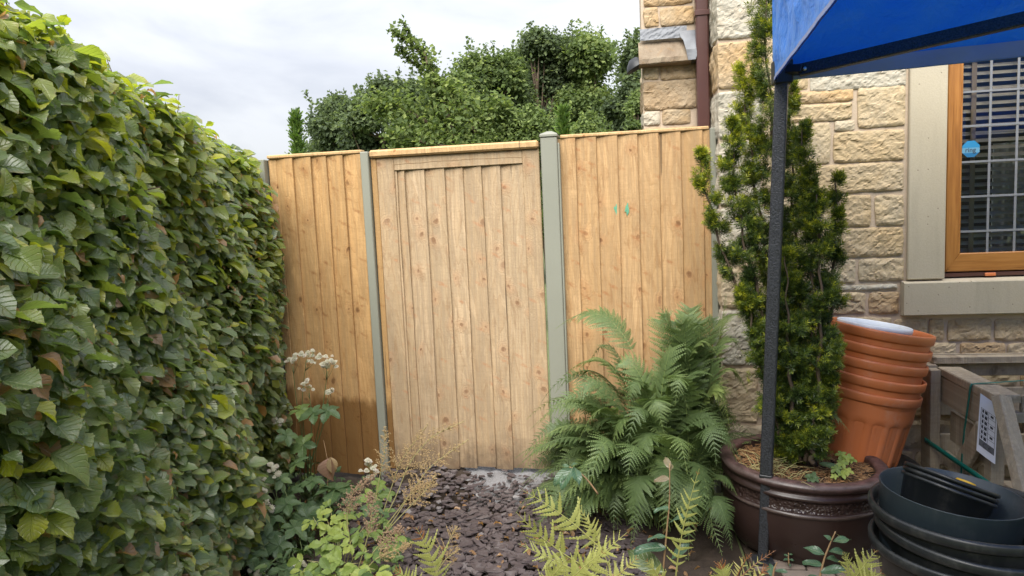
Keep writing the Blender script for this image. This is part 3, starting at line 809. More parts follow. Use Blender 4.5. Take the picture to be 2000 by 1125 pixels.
def rock_face(x0, x1, z0, z1, y, seed, proud=0.015, dx=0.0065, left=None, right=None):
    "one rock-faced stone: pitched edges, rough hewn middle; left = depth of a left return face"
    r = np.random.default_rng(seed)
    w_, h_ = x1-x0, z1-z0
    nu = max(6, int(w_/dx)); nv = max(5, int(h_/dx))
    uu = np.concatenate([[0, 0.0015/w_], np.linspace(0, 1, nu+1)[1:-1], [1-0.0015/w_, 1]]); vv = np.concatenate([[0, 0.0015/h_], np.linspace(0, 1, nv+1)[1:-1], [1-0.0015/h_, 1]])
    nu += 2; nv += 2
    U, V_ = np.meshgrid(uu, vv)
    px, pz = x0+U*w_, z0+V_*h_
    # uneven outline
    ed = 0.0028
    P1 = np.stack([V_.ravel()*h_*9+seed, np.zeros(U.size)], 1); P2 = np.stack([U.ravel()*w_*9+seed, np.ones(U.size)], 1)
    jx = vnoise(P1, seed, 3).reshape(U.shape)*ed; jz = vnoise(P2, seed+1, 3).reshape(U.shape)*ed
    # rounded corners
    cu = np.clip(np.abs(U-0.5)*2, 0, 1)**6*np.clip(np.abs(V_-0.5)*2, 0, 1)**6
    px = px+jx-np.sign(U-0.5)*cu*0.005; pz = pz+jz-np.sign(V_-0.5)*cu*0.005
    d = np.minimum(np.minimum(U*w_ if left is None else 9+0*U, (1-U)*w_), np.minimum(V_*h_, (1-V_)*h_))
    e = 0.42+0.58*np.clip(d/0.012, 0, 1)**0.7
    Q = np.stack([px.ravel(), pz.ravel()], 1)
    rough = vnoise(Q*5.5+seed*3.1, seed+2, 4, 0.6).reshape(U.shape)
    # hewn facets: little tilted planes meeting in crisp edges
    nf_ = max(8, int(w_*h_*1500)); fc = np.stack([x0+r.random(nf_)*w_, z0+r.random(nf_)*h_], 1)
    Qw = Q+0.012*np.stack([vnoise(Q*9, seed+8, 2), vnoise(Q*9, seed+9, 2)], 1)
    D = ((Qw[:, None]-fc[None])**2*np.array([0.6, 1.3])).sum(-1); ni = D.argmin(1)
    gr = r.normal(size=(nf_, 2))*0.06; hh = r.uniform(-0.0016, 0.0022, nf_)
    fac = (hh[ni]+((Qw-fc[ni])*gr[ni]).sum(1)).reshape(U.shape)
    tilt = (V_-0.5)*r.uniform(-0.5, 0.2)+(U-0.5)*r.uniform(-0.3, 0.3)
    dep = e*(proud*(0.66+0.22*rough+0.3*tilt)+fac) + 0.0020*vnoise(Q*19+seed, seed+4, 4, 0.7).reshape(U.shape)*e
    dep[(d < 1e-6)] = -0.004
    mb = MB()
    mb.add(np.stack([px, y-dep, pz], -1).reshape(-1, 3), grid_faces(nu, nv))
    if left is not None:
        # return face on the left side
        nl = max(5, int(left/dx))
        S, T = np.meshgrid(np.linspace(0, 1, nl+1), vv)
        yy = y-dep[:, :1]*(1-S) + S*left
        d2 = np.minimum(np.minimum(9+0*S, (1-S)*left), np.minimum(T*h_, (1-T)*h_))
        e2 = 1-(1-np.clip(d2/0.010, 0, 1))**2
        Q2 = np.stack([yy.ravel(), (z0+T*h_).ravel()], 1)
        dp = e2*proud*(0.5+0.45*vnoise(Q2*6+seed, seed+7, 4, 0.6).reshape(S.shape))
        dp = dp*np.clip(S*5, 0, 1)
        xx = px[:, :1]+(S*0) - dp
        mb.add(np.stack([xx, yy, z0+T*h_+jz[:, :1]*(1-S)], -1).reshape(-1, 3), grid_faces(nl, nv)[:, ::-1])
    return mb
def stone(x0, x1, z0, z1, y=WY, mat_='stone', seed=0, **k):
    if x1-x0 < 0.03 or z1-z0 < 0.02: return
    return rock_face(x0, x1, z0, z1, y, seed, **k).build('stone', M[mat_], house, False)
def stone_px(x0, x1, y0, y1, Y=WY, mat_='stone', seed=0, **k):
    xm, ym = (x0+x1)/2, (y0+y1)/2
    a, b = at(x0, ym, Y)[0], at(x1, ym, Y)[0]
    c, d = at(xm, y1, Y)[2], at(xm, y0, Y)[2]
    return stone(a, b, c, d, Y, mat_, seed, **k)
G_, O_, S_, B_ = 'stone_grey', 'stone_orange', 'stone', 'stone_brown'
near_stones = [
 (1582,1770,137,175,G_),(1541,1578,150,176,S_),(1500,1667,178,202,O_),(1674,1768,169,249,S_),(1505,1663,204,238,S_),
 (1629,1669,235,256,S_),(1573,1622,240,320,S_),(1500,1569,244,321,S_),(1627,1766,255,316,S_),(1500,1764,322,378,S_),
 (1642,1702,381,443,S_),(1708,1765,380,440,S_),(1585,1636,383,445,S_),(1490,1580,386,447,S_),(1602,1764,445,502,S_),(1490,1597,450,505,S_),
 (1600,1671,507,553,S_),(1676,1765,504,549,S_),(1490,1594,509,556,S_),(1640,1752,556,567,G_),(1500,1634,559,571,G_),
 (1625,1690,571,613,S_),(1696,1755,569,613,O_),(1490,1620,574,616,S_),
 (1745,1810,622,664,S_),(1814,1844,622,664,S_),(1850,1936,622,665,S_),(1941,2012,622,665,S_),(2017,2100,622,666,S_),(1640,1740,620,663,S_),(1500,1635,620,665,S_),
 (1690,1812,669,700,S_),(1817,1868,669,701,S_),(1874,1962,669,701,O_),(1967,2050,669,702,S_),(1560,1685,669,702,S_),
 (1582,1690,70,133,S_),(1694,1770,75,133,S_),(1500,1578,100,146,S_),
]
for i, (a, b, c, d, m_) in enumerate(near_stones):
    stone_px(a, b, c, d, WY, m_, 500+i)
# lower courses behind the pots and the crate
zc = float(at(1800, 705, WY)[2])
rr = np.random.default_rng(5)
k = 0
while zc > 0.03:
    h_ = rr.uniform(0.10, 0.145)
    x = 0.70+rr.uniform(-0.1, 0.1)
    while x < 2.6:
        l_ = rr.uniform(0.13, 0.34)
        stone(x, min(x+l_, 2.6), max(zc-h_, 0.0), zc, WY, S_ if rr.random() < 0.8 else O_, 700+k, dx=0.016); k += 1
        x += l_+0.013
    zc -= h_+0.013
# quoins
qz = [(2.213, 2.50, 0.255, G_), (1.985, 2.200, 0.16, O_), (1.748, 1.972, 0.20, G_), (1.43, 1.735, 0.19, G_), (1.20, 1.418, 0.24, G_), (0.93, 1.187, 0.17, S_), (0.64, 0.917, 0.24, G_), (0.35, 0.627, 0.17, S_), (0.02, 0.337, 0.24, S_), (2.513, 2.80, 0.17, S_)]
for i, (z0, z1, w_, m_) in enumerate(qz):
    stone(0.474, 0.474+w_, z0, z1, WY, m_, 800+i, left=0.255, proud=0.02)
    # fill between the quoin and the measured stones behind the yew
    x = 0.474+w_+0.013
    if z1 > 0.7:
        zz = z0
        hh = (z1-z0-0.013)/2
        for q in range(2):
            stone(x, 0.735, zz, zz+hh, WY, S_, 840+2*i+q, dx=0.014); zz += hh+0.013
# set-back wall
far_stones = [(1258,1353,-32,11,O_),(1258,1286,15,53,O_),(1289,1356,13,50,O_),(1258,1287,129,156,S_),(1290,1362,124,155,B_),(1257,1362,157,214,B_),(1258,1290,217,245,G_),(1293,1349,213,243,B_),(1353,1364,211,240,B_),(1258,1300,249,300,B_),(1305,1362,246,298,B_),(1258,1330,-80,-36,O_)]
for i, (a, b, c, d, m_) in enumerate(far_stones):
    stone_px(a, b, c, d, WF, m_, 900+i, left=(0.2 if a < 1259 else None), proud=0.018)
# projecting weathered ledge with lead flashing
lz0, lz1, lz2 = at(1300, 125, WF-0.08)[2], at(1300, 112, WF-0.08)[2], at(1300, 80, WF)[2]
lx0, lx1 = 0.112, 0.372
n = 26
mb = MB()
prof = [(WF-0.001, lz0), (WF-0.075, lz0+0.004), (WF-0.082, lz0+0.01), (WF-0.080, lz1), (WF-0.074, lz1+0.008), (WF-0.04, (lz1+lz2)/2+0.004), (WF-0.004, lz2)]
xs = np.linspace(lx0, lx1, n)
V = []
for i, x in enumerate(xs):
    for (y, z) in prof:
        V.append((x, y, z))
V = np.array(V); V[:, 1] += 0.004*vnoise(V[:, [0, 2]]*12, 44); V[:, 2] += 0.003*vnoise(V[:, [0, 1]]*12, 45)
m_ = len(prof)
F = [[i*m_+k, i*m_+k+1, (i+1)*m_+k+1, (i+1)*m_+k] for i in range(n-1) for k in range(m_-1)]
mb.add(V, F)
mb.L.append(np.arange(m_)); mb.T.append(np.array([m_])); mb.L.append(np.arange(m_)[::-1]+(n-1)*m_); mb.T.append(np.array([m_]))
mb.build('ledge', M['ledge'], house)
fz0, fz1 = lz2+0.002, at(1300, 56, WF)[2]
mb = MB()
U, T = np.meshgrid(np.linspace(0, 1, 30), np.linspace(0, 1, 8))
mb.add(np.stack([0.122+U*0.235, WF-0.022-0.010*(1-T)+0.003*vnoise(np.stack([U.ravel()*2, T.ravel()], 1)*2, 50).reshape(U.shape), fz0+0.002+T*(fz1-fz0)], -1).reshape(-1, 3), grid_faces(29, 7))
mb.build('lead_flashing', M['lead'], house)
mb = MB()
zt, zb = at(1340, 62, WF)[2], at(1340, 118, WF-0.08)[2]
V = []
for t in np.linspace(0, 1, 10):
    for u in np.linspace(0, 1, 8):
        xl = 0.325+0.03*t if t > .3 else 0.318+0.02*t
        x = xl+(0.398-xl)*u*(1 if t < .9 else .85)
        V.append((x, WF-0.025-0.066*min(1, t*1.5)-0.004*math.sin(u*3+t*5), zt+(zb-zt)*t))
mb.add(V, grid_faces(7, 9)); mb.build('lead_flap', M['lead'], house)
# downpipe
dp = MB()
dp.rbox((0.396, 3.772, 0.0), (0.457, 3.835, 3.2), 0.007)
dpo = dp.build('downpipe', M['pvc'], house)
bz = float(at(1372, 24, 3.77)[2])
mb = MB(); mb.rbox((0.390, 3.766, bz-0.014), (0.463, 3.841, bz+0.014), 0.003); mb.rbox((0.4632, 3.80, bz-0.006), (0.50, 3.835, bz+0.012), 0.003)
mb.build('pipe_bracket', M['pvc'], dpo)

# window surround: smooth dressed jamb and sill
MB().rbox((1.323, WY-0.024, 1.0445), (WX0, WY+0.12, 2.6), 0.004).build('jamb', M['dressed'], house)
mb = MB()
x0_, x1_ = 1.300, 3.25
zt_, zb_ = 1.0435, 0.878
prof = [(WY+0.002, zb_), (WY-0.045, zb_), (WY-0.047, zb_+0.003), (WY-0.047, zt_-0.014), (WY-0.043, zt_-0.009), (WY+0.118, zt_+0.0)]
V = [(x, y, z) for x in (x0_, x1_) for (y, z) in prof]; m_ = len(prof)
mb.add(V, [[k, k+1, m_+k+1, m_+k] for k in range(m_-1)])
mb.L.append(np.arange(m_)); mb.T.append(np.array([m_])); mb.L.append(np.arange(m_)[::-1]+m_); mb.T.append(np.array([m_]))
mb.build('sill', M['dressed'], house)
MB().rbox((1.302, WY-0.0455, 1.0), (1.306, WY-0.04, 1.02), 0.001)
MB().rbox((WX0+0.001, WY+0.035, 1.0465), (WX1, WY+0.13, 1.066), 0.003).build('sub_sill', M['pvc'], house)
MB().rbox((1.68, WY+0.026, 1.047), (1.727, WY+0.034, 1.062), 0.002).build('drip_cover', M['terra'], house)

win = MB().rbox((WX0+0.0005, WY+0.062, 1.0665), (WX0+0.034, WY+0.118, 2.42), 0.003, horiz=0.0).rbox((WX0+0.034, WY+0.062, 1.0665), (WX1, WY+0.118, 1.085), 0.003, horiz=1.0).build('window', M['oak'], house)
# sash: mitred at the corner
fx0, fx1, fz0_, fz1_ = WX0+0.022, WX0+0.088, 1.0715, 1.158
yf = WY+0.030
def mitre(P, h, name):
    mb = MB(); V = []
    for y, ins in ((yf+0.03, 0.0), (yf+0.004, 0.0), (yf, 0.006)):
        V += [(p[0], y, p[1]) for p in P]
    # front face slightly bevelled inwards
    cx_ = np.mean([p[0] for p in P]); cz_ = np.mean([p[1] for p in P])
    V = np.array(V)
    V[8:, 0] += np.sign(cx_-V[8:, 0])*0.004*(0 if h else 1); V[8:, 2] += np.sign(cz_-V[8:, 2])*0.004*(1 if h else 0)
    F = [[8, 9, 10, 11]]
    for a in (0, 4):
        for k in range(4): F.append([a+k, a+(k+1) % 4, a+4+(k+1) % 4, a+4+k])
    mb.add(V, F, horiz=1.0 if h else 0.0)
    return mb.build(name, M['oak'], win)
mitre([(fx0, fz0_), (fx1, fz1_), (fx1, 2.42), (fx0, 2.42)], False, 'sash_stile')
mitre([(fx0+0.0006, fz0_), (WX1, fz0_), (WX1, fz1_), (fx1+0.0006, fz1_)], True, 'sash_rail')
PY = WY+0.046
MB().box((fx1-0.008, PY, fz1_-0.008), (WX1, PY+0.004, 2.42)).build('pane', M['glass'], win)
lx = [float(at(p, 300, PY)[0]) for p in (1932, 1985)]
stp = lx[1]-lx[0]
xx = lx[0]
while xx < WX1:
    MB().rbox((xx-0.0055, PY-0.003, fz1_-0.004), (xx+0.0055, PY-0.0003, 2.42), 0.001).build('lead_bar', M['cames'], win); xx += stp
for py in (451, 383, 315, 245, 178, 110):
    z = float(at(1920, py, PY)[2])
    MB().rbox((fx1-0.004, PY-0.0045, z-0.0048), (WX1, PY-0.0031, z+0.0048), 0.001).build('lead_bar', M['cames'], win)
# round-cornered blue sticker on the glass
sc_ = at(1896, 291, PY-0.005); R_ = 0.0375
def octa(z0, z1, y, th, mat_, name, R=R_):
    "horizontal slice of an octagon"
    a = np.arange(8)*math.pi/4+math.pi/8
    P = np.stack([R*np.cos(a)/math.cos(math.pi/8), R*np.sin(a)/math.cos(math.pi/8)], 1)
    hw = lambda z: min(R, (R*math.tan(math.pi/8)+(R-abs(z))))
    zs = sorted(set([z0, z1]+[q for q in (-R*math.tan(math.pi/8), R*math.tan(math.pi/8)) if z0 < q < z1]))
    V = []
    for z in zs:
        for yy in (y, y+th):
            V += [(sc_[0]-hw(z), yy, sc_[2]+z), (sc_[0]+hw(z), yy, sc_[2]+z)]
    F = []
    for i in range(len(zs)-1):
        b = i*4
        F += [[b, b+1, b+5, b+4], [b+2, b+6, b+7, b+3], [b, b+4, b+6, b+2], [b+1, b+3, b+7, b+5]]
    n_ = len(zs)*4
    F += [[0, 2, 3, 1], [n_-4, n_-3, n_-1, n_-2]]
    return MB().add(V, F).build(name, mat_, win)
octa(0.006, R_, PY-0.0065, 0.0012, M['sticker'], 'sticker')
octa(-0.018, 0.0058, PY-0.0065, 0.0012, M['sticker3'], 'sticker')
octa(-R_, -0.0182, PY-0.0065, 0.0012, M['sticker2'], 'sticker')
def text(body, size, loc, mat_, parent, name, rot=(math.pi/2, 0, 0), ext=0.0004, align='CENTER', Mx=None, local=False):
    cu = bpy.data.curves.new(name, 'FONT'); cu.body = body; cu.size = size; cu.extrude = ext; cu.align_x = align; cu.align_y = 'CENTER'
    t = bpy.data.objects.new('tmp', cu); COL.objects.link(t)
    dg = bpy.context.evaluated_depsgraph_get()
    me = bpy.data.meshes.new_from_object(t.evaluated_get(dg))
    bpy.data.objects.remove(t); bpy.data.curves.remove(cu)
    me.materials.clear(); me.materials.append(mat_)
    mm = Mx if Mx is not None else Matrix.Translation(Vector(loc)) @ Matrix.Rotation(rot[0], 4, 'X')
    return link(name, me, parent, mm, local)
text('ring', 0.030, (sc_[0]-0.002, PY-0.0072, sc_[2]-0.005), M['ink'], win, 'lettering')
# venetian blind hanging inside
bl = thing('venetian_blind', 'cream venetian blind with open slats hanging behind the window glass', 'blind', (2.2, WY+0.088, 2.42))
z = fz1_+0.012
i = 0
slat_me = None
while z < 2.40:
    if slat_me is None:
        mb = MB(); P = []
        for (dy, dz) in ((-0.0098, -0.0105), (-0.0055, -0.0048), (0, 0.0000), (0.0055, 0.0038), (0.0100, 0.0066)):
            P.append((dy, dz))
        V = [(x, y, zz+o) for x in (fx1-0.02, WX1) for o in (0.0, 0.0006) for (y, zz) in P]
        q = len(P)
        F = [[k, k+1, 2*q+k+1, 2*q+k] for k in range(q-1)]+[[q+k, 3*q+k, 3*q+k+1, q+k+1] for k in range(q-1)]+[[0, 2*q, 3*q, q], [q-1, 2*q-1, 4*q-1, 3*q-1]]
        mb.add(V, F); slat_me = mb.mesh('slat', M['blind'])
    link('slat', slat_me, bl, Matrix.Translation((0, WY+0.088, z)))
    z += 0.0342; i += 1
for px in (1900,):
    x = float(at(px, 300, WY+0.072)[0])
    MB().box((x-0.011, WY+0.0725, fz1_), (x+0.011, WY+0.0735, 2.42)).build('ladder_tape', M['tape'], bl)
x = 2.45
MB().box((x-0.011, WY+0.0725, fz1_), (x+0.011, WY+0.0735, 2.42)).build('ladder_tape', M['tape'], bl)
# pale curtain further in
cur = MB()
U, T = np.meshgrid(np.linspace(0, 1, 60), np.linspace(0, 1, 8))
cur.add(np.stack([1.86+U*0.34, WY+0.36+0.02*np.sin(U*34)+0.008*np.sin(U*81), 0.9+T*0.78], -1).reshape(-1, 3), grid_faces(59, 7))
tag(cur.build('curtain', M['curtain'], None, True), 'pale folded curtain seen dimly through the brown framed window', 'curtain')
# little dark wall lamp on the left edge of the set-back wall
lampc = at(1243, 130, WF-0.02)
lamp = thing('wall_lamp', 'small dark dish-shaped lamp on the outer edge of the house wall', 'wall lamp', tuple(lampc))
R3 = Matrix.Rotation(RAD(-28), 4, 'Y')
MB().lathe([(0.004, 0.045), (0.02, 0.043), (0.045, 0.02), (0.06, -0.005), (0.061, -0.010), (0.055, -0.006), (0.03, 0.01), (0.0, 0.014)], 28).build('lamp_shade', M['black_nylon'], lamp, True, R3, True)
MB().bar((0.0, 0, 0.03), (0.05, 0.02, 0.05), 0.012, 0.012).bar((0.035, 0.02, 0.0), (0.035, 0.02, 0.08), 0.02, 0.03).build('lamp_arm', M['black_nylon'], lamp, local=True)

# ================================================================== paving and slate
pav = tag(MB().box((0.47, 1.6, -0.12), (2.6, 3.60, -0.016)).build('paving', M['soil'], None), kind='structure')
r = np.random.default_rng(3)
pm = []
for k in range(5):
    pm.append(MB().rbox((-0.098, -0.0485, -0.05), (0.098, 0.0485, 0.0), 0.006).mesh('paver', M['paver']))
row = 0
yy = 2.02
while yy < 3.3:
    xx = 0.58 + (0.1 if row % 2 else 0.0)
    while xx < 1.75:
        t = Matrix.Translation((xx, yy, -0.002+r.uniform(-0.004, 0.004))) @ Matrix.Rotation(r.normal()*0.012, 4, 'Z') @ Matrix.Rotation(r.normal()*0.012, 4, 'X')
        link('paver', pm[row % 5], pav, t)
        xx += 0.204
    yy += 0.104; row += 1

def slate_field():
    mb = MB(); r = np.random.default_rng(17)
    N = 8200
    for i in range(N):
        x = r.uniform(-1.32, 0.06); y = r.uniform(1.35, 3.62)
        # edge of the path wanders; fewer chips over the concrete
        if y > 3.34 and r.random() < np.clip((y-3.38)/0.22, 0, 1)*0.86+0.03: continue
        far = y > 3.22
        lay = r.integers(0, 3)
        z = 0.002+0.010*lay+r.uniform(0, 0.006) + (0.055*np.clip((y-3.32)/0.3, 0, 1) if x > -0.78 else 0.105*np.clip(1-math.hypot((x+1.04)/0.32, (y-3.58)/0.36), 0, 1)**0.6)
        s = r.uniform(0.012, 0.031)*(0.75 if far else 1)
        n = r.integers(4, 8)
        a = np.sort(r.uniform(0, 2*math.pi, n)+0)
        a = np.linspace(0, 2*math.pi, n, endpoint=False)+r.normal(size=n)*0.22
        rad = s*np.clip(1+0.34*r.normal(size=n), 0.45, 1.7); el = r.uniform(0.6, 1.0)
        P = np.stack([rad*np.cos(a), rad*np.sin(a)*el, np.zeros(n)], 1)
        th = r.uniform(0.003, 0.006)
        top = P*0.93+np.array([0, 0, th]); 
        top[:, 2] += r.normal(size=n)*0.0008
        V = np.concatenate([P, top])
        tx, ty, tz = r.normal()*0.11, r.normal()*0.11, r.uniform(0, 6.28)
        Rm = np.array(Matrix.Rotation(tx, 3, 'X') @ Matrix.Rotation(ty, 3, 'Y') @ Matrix.Rotation(tz, 3, 'Z'))
        V = V @ Rm.T + np.array([x, y, z])
        dust = 0.5*np.clip((2.75-y)/0.5, 0, 1)+0.35*(y > 3.18)
        tint = np.clip(r.beta(2, 4)+dust*r.random(), 0, 1)
        n0 = mb.n
        mb.add(V, [[k, (k+1) % n, n+(k+1) % n, n+k] for k in range(n)], tint=tint)
        mb.L.append(np.arange(n, 2*n)+n0); mb.T.append(np.array([n]))
    return mb.build('slate_chippings', M['slate'])
tag(slate_field(), 'plum slate chippings covering the path up to the gate', 'slate chippings', kind='stuff')

# ================================================================== gazebo
gz = thing('gazebo', 'blue fabric pop-up gazebo on hammered black steel legs', 'gazebo', (0.53, 2.84, 0.0))
legb, legt = at(1490, 1098, 2.845), at(1527, 158, 2.845)
axl = legt-legb; axl = axl/np.linalg.norm(axl)
C0 = at(1513, 157, 2.845)
ra = RAD(17)
def leg(base, top, inner=0.19):
    d = np.asarray(top)-np.asarray(base); L = np.linalg.norm(d); d = d/L
    up = (math.sin(ra), math.cos(ra), 0)
    b = np.asarray(base)
    mid = b+d*L*inner*1.0
    lo = MB().bar(mid, np.asarray(top)+d*0.50, 0.046, 0.046, up, 0.004).build('leg', M['hammer'], gz)
    MB().bar(b+d*0.012, mid+d*0.10, 0.038, 0.038, up, 0.004).build('inner_leg', M['hammer'], lo)
    MB().bar(mid-d*0.004, mid+d*0.012, 0.050, 0.050, up, 0.004).build('collar', M['black_nylon'], lo)
    MB().box((b[0]-0.04, b[1]-0.04, 0.002), (b[0]+0.04, b[1]+0.04, 0.012)).build('foot', M['hammer'], lo)
    return lo
leg(legb, legt)
# roof corners: A is the corner in view, B to the right along the house, D towards the photographer's side
eA = np.array([C0[0]-0.004, C0[1]+0.012])
u_ = unit(np.array([0.988, -0.135])); v_ = unit(np.array([-0.045, -1.0]))
SZ = 3.1
crn = [eA, eA+u_*SZ, eA+u_*SZ+v_*SZ, eA+v_*SZ]
ctr = (crn[0]+crn[2])/2
for c_ in crn[1:]:
    inw = unit(ctr-c_)*0.05
    leg((c_[0]+inw[0], c_[1]+inw[1], 0), (c_[0]+inw[0]+axl[0]*0.2, c_[1]+inw[1], 1.885))
ZE, ZP = 2.36, 2.95
can = MB(); hem = MB()
def side(a, b, za, zb, sag, seed, wr=1.0, inner=False):
    n, m = 90, 26
    S, T = np.meshgrid(np.linspace(0, 1, n+1), np.linspace(0, 1, m+1))   # T: 0 hem, 1 eave
    d = unit(b-a); nrm = np.array([d[1], -d[0]]); 
    if np.dot(nrm, (a+b)/2-ctr) < 0: nrm = -nrm
    zb_ = za+(zb-za)*S + sag*4*S*(1-S)
    Z = zb_ + (ZE-zb_)*T
    L = np.linalg.norm(b-a)
    Q = np.stack([S.ravel()*L, (T*0.5).ravel()], 1)
    # diagonal drag folds running up from the corner plus loose crumple
    corner = np.exp(-S*L/0.35)+np.exp(-(1-S)*L/0.35)
    fold = np.sin((S*L*9-T*2.2+0.6*np.sin(T*4+seed))*3.0+vnoise(Q*2.0, seed+5).reshape(S.shape)*2.2)
    off = wr*(0.010*vnoise(Q*3.1, seed, 4, 0.6).reshape(S.shape)+0.006*fold*(0.35+corner))*np.clip(T*6, 0.25, 1)*np.clip((1-T)*6, 0.1, 1)
    off += 0.03*(1-T)*np.sin(S*math.pi)
    edge = np.clip(np.minimum(S, 1-S)*L/0.05, 0, 1); off = off*edge
    XY = a[None, None]+(b-a)[None, None]*S[..., None]+nrm*off[..., None]
    P = np.concatenate([XY, Z[..., None]], -1)
    return P, n, m, nrm
sides = [(crn[0], crn[1], C0[2], 1.985, -0.02, 1), (crn[1], crn[2], 1.985, 1.93, 0.0, 2), (crn[2], crn[3], 1.93, 1.93, 0.0, 3), (crn[3], crn[0], 1.915, C0[2]-0.003, -0.0, 4)]
for a, b, za, zb, sag, sd_ in sides:
    P, n, m, nrm = side(a, b, za, zb, sag, sd_, 1.0)
    can.add(P.reshape(-1, 3), grid_faces(n, m))
    # turned hem, a doubled band inside and a rolled edge
    band = P[:4].copy(); band[..., :2] -= nrm*0.004
    hh = np.linspace(0, 1, 4)[:, None]
    band[..., 2] = P[0, :, 2][None]+(P[3, :, 2]-P[0, :, 2])[None]*hh
    band[..., :2] = P[:4, :, :2]-nrm*0.006
    hem.add(band.reshape(-1, 3), grid_faces(n, 3))
    ob = band.copy(); ob[..., :2] = P[:1, :, :2]+nrm*0.003; ob[..., 2] = P[0, :, 2][None]-0.002+0.012*hh
    hem.add(ob.reshape(-1, 3), grid_faces(n, 3))
# roof, four slopes sagging a little between ridge poles
n = 24
for k in range(4):
    a, b = crn[k], crn[(k+1) % 4]
    S, T = np.meshgrid(np.linspace(0, 1, n+1), np.linspace(0, 1, n+1))
    base = a[None, None]+(b-a)[None, None]*S[..., None]
    XY = base*(1-T[..., None])+ctr[None, None]*T[..., None]
    Z = ZE+(ZP-ZE)*T - 0.06*np.sin(S*math.pi)*np.sin(T*math.pi)*(1-T)
    can.add(np.concatenate([XY, Z[..., None]], -1).reshape(-1, 3), grid_faces(n, n))
cano = can.build('canopy', M['fabric'], gz, True)
hem.build('hem', M['hem'], cano, True)
# truss bar rising from the corner bracket, its mate on the left side, and ridge poles
p0 = at(1560, 138, 2.80); p1 = at(2000, 37, 2.55)
dd = p1-p0
far_end = p0+dd*1.55
MB().bar(p0, far_end, 0.024, 0.044, (0, 0.2, 1), 0.003).build('truss_bar', M['hammer'], gz)
e2 = np.array([crn[1][0]-0.08, crn[1][1]-0.02, p0[2]+0.02])
MB().bar(e2, (far_end[0]+0.02, far_end[1]-0.03, far_end[2]), 0.024, 0.044, (0, 0.2, 1), 0.003).build('truss_bar', M['hammer'], gz)
br = MB()
lt = legt+axl*0.015
br.rbox((lt[0]-0.034, lt[1]-0.03, lt[2]-0.028), (lt[0]+0.034, lt[1]+0.03, lt[2]+0.06), 0.005)
br.bar(lt+np.array([0.02, -0.01, 0.02]), p0+dd*0.03, 0.05, 0.03, (0, 0.2, 1), 0.003)
brk = br.build('corner_bracket', M['black_nylon'], gz)
pb = p0+dd*0.025
MB().lathe([(0.0, 0.004), (0.005, 0.004), (0.0075, 0.001), (0.0075, -0.004)], 14).build('bolt', M['steel'], brk, True, Matrix.Translation(Vector(pb+np.array([0.0, -0.018, 0.0]))) @ Matrix.Rotation(RAD(90), 4, 'X'))
for c_ in crn:
    MB().bar((c_[0]+(ctr[0]-c_[0])*0.03, c_[1]+(ctr[1]-c_[1])*0.03, ZE-0.03), (ctr[0], ctr[1], ZP-0.03), 0.02, 0.02).build('ridge_pole', M['hammer'], gz)

# ================================================================== glazed pot
PC = np.array([0.712, 3.085, 0.0])
potR = Matrix.Rotation(RAD(2.6), 3, 'Y')
pot = thing('plant_pot', 'wide dark brown glazed pot with a band of moulded flowers', 'plant pot', (PC[0], PC[1], 0.0), rot=potR)
prof = [(0.0, -0.01), (0.245, -0.01), (0.262, 0.0), (0.285, 0.04), (0.304, 0.09), (0.315, 0.14), (0.319, 0.18), (0.319, 0.205), (0.3195, 0.214), (0.326, 0.219), (0.327, 0.226), (0.321, 0.231), (0.316, 0.235), (0.3155, 0.25), (0.3155, 0.268), (0.317, 0.279), (0.323, 0.283), (0.325, 0.290), (0.321, 0.297), (0.315, 0.301), (0.313, 0.309), (0.317, 0.314), (0.326, 0.320), (0.334, 0.327), (0.3365, 0.335), (0.335, 0.343), (0.328, 0.350), (0.316, 0.3535), (0.300, 0.3545), (0.288, 0.352), (0.281, 0.346), (0.279, 0.335), (0.277, 0.30), (0.27, 0.25), (0.0, 0.25)]
mb = MB()
n = 110
rim = []; flo = []; edg = []
for (r_, z_) in prof:
    rim += [1.0 if z_ > 0.345 else (0.35 if z_ > 0.30 else 0.0)]*n
    flo += [1.0 if 0.234 < z_ < 0.281 and r_ > .3 else 0.0]*n
    edg += [1.0 if (0.217 < z_ < 0.229 and r_ > .3) or 0.341 < z_ < 0.352 and r_ > .32 else 0.0]*n
def wob(i, r_, z_, a):
    return 0.0022*np.sin(a*3+z_*9)+0.0012*np.sin(a*11+z_*20)
mb.lathe(prof, n, rfun=wob, rim=np.array(rim), floral=np.array(flo), edge=np.array(edg))
mb.build('pot_wall', M['glaze'], pot, True, local=True)
# a raised spray of blossom and leaves runs round the band
mb = MB(); rq = np.random.default_rng(9)
for k in range(150):
    a = k*2*math.pi/150+rq.normal()*0.01; z = 0.258+rq.uniform(-0.013, 0.013)
    c = np.array([0.3155*math.cos(a), 0.3155*math.sin(a), z]); nr = np.array([math.cos(a), math.sin(a), 0])
    tg = np.array([-math.sin(a), math.cos(a), 0])
    s_ = rq.uniform(0.005, 0.010); q = rq.uniform(0, 3)
    ex = math.cos(q)*tg+math.sin(q)*np.array([0, 0, 1.0]); ey = np.cross(nr, ex)
    V = [c-nr*0.001+s_*(ex*math.cos(t)*rq.uniform(.8, 1.2)+0.6*ey*math.sin(t)) for t in np.linspace(0, 2*math.pi, 8, endpoint=False)]
    V.append(c+nr*0.0026)
    mb.add(V, [[j, (j+1) % 8, 8] for j in range(8)])
mb.build('moulded_flowers', M['glaze'], pot, True, local=True)
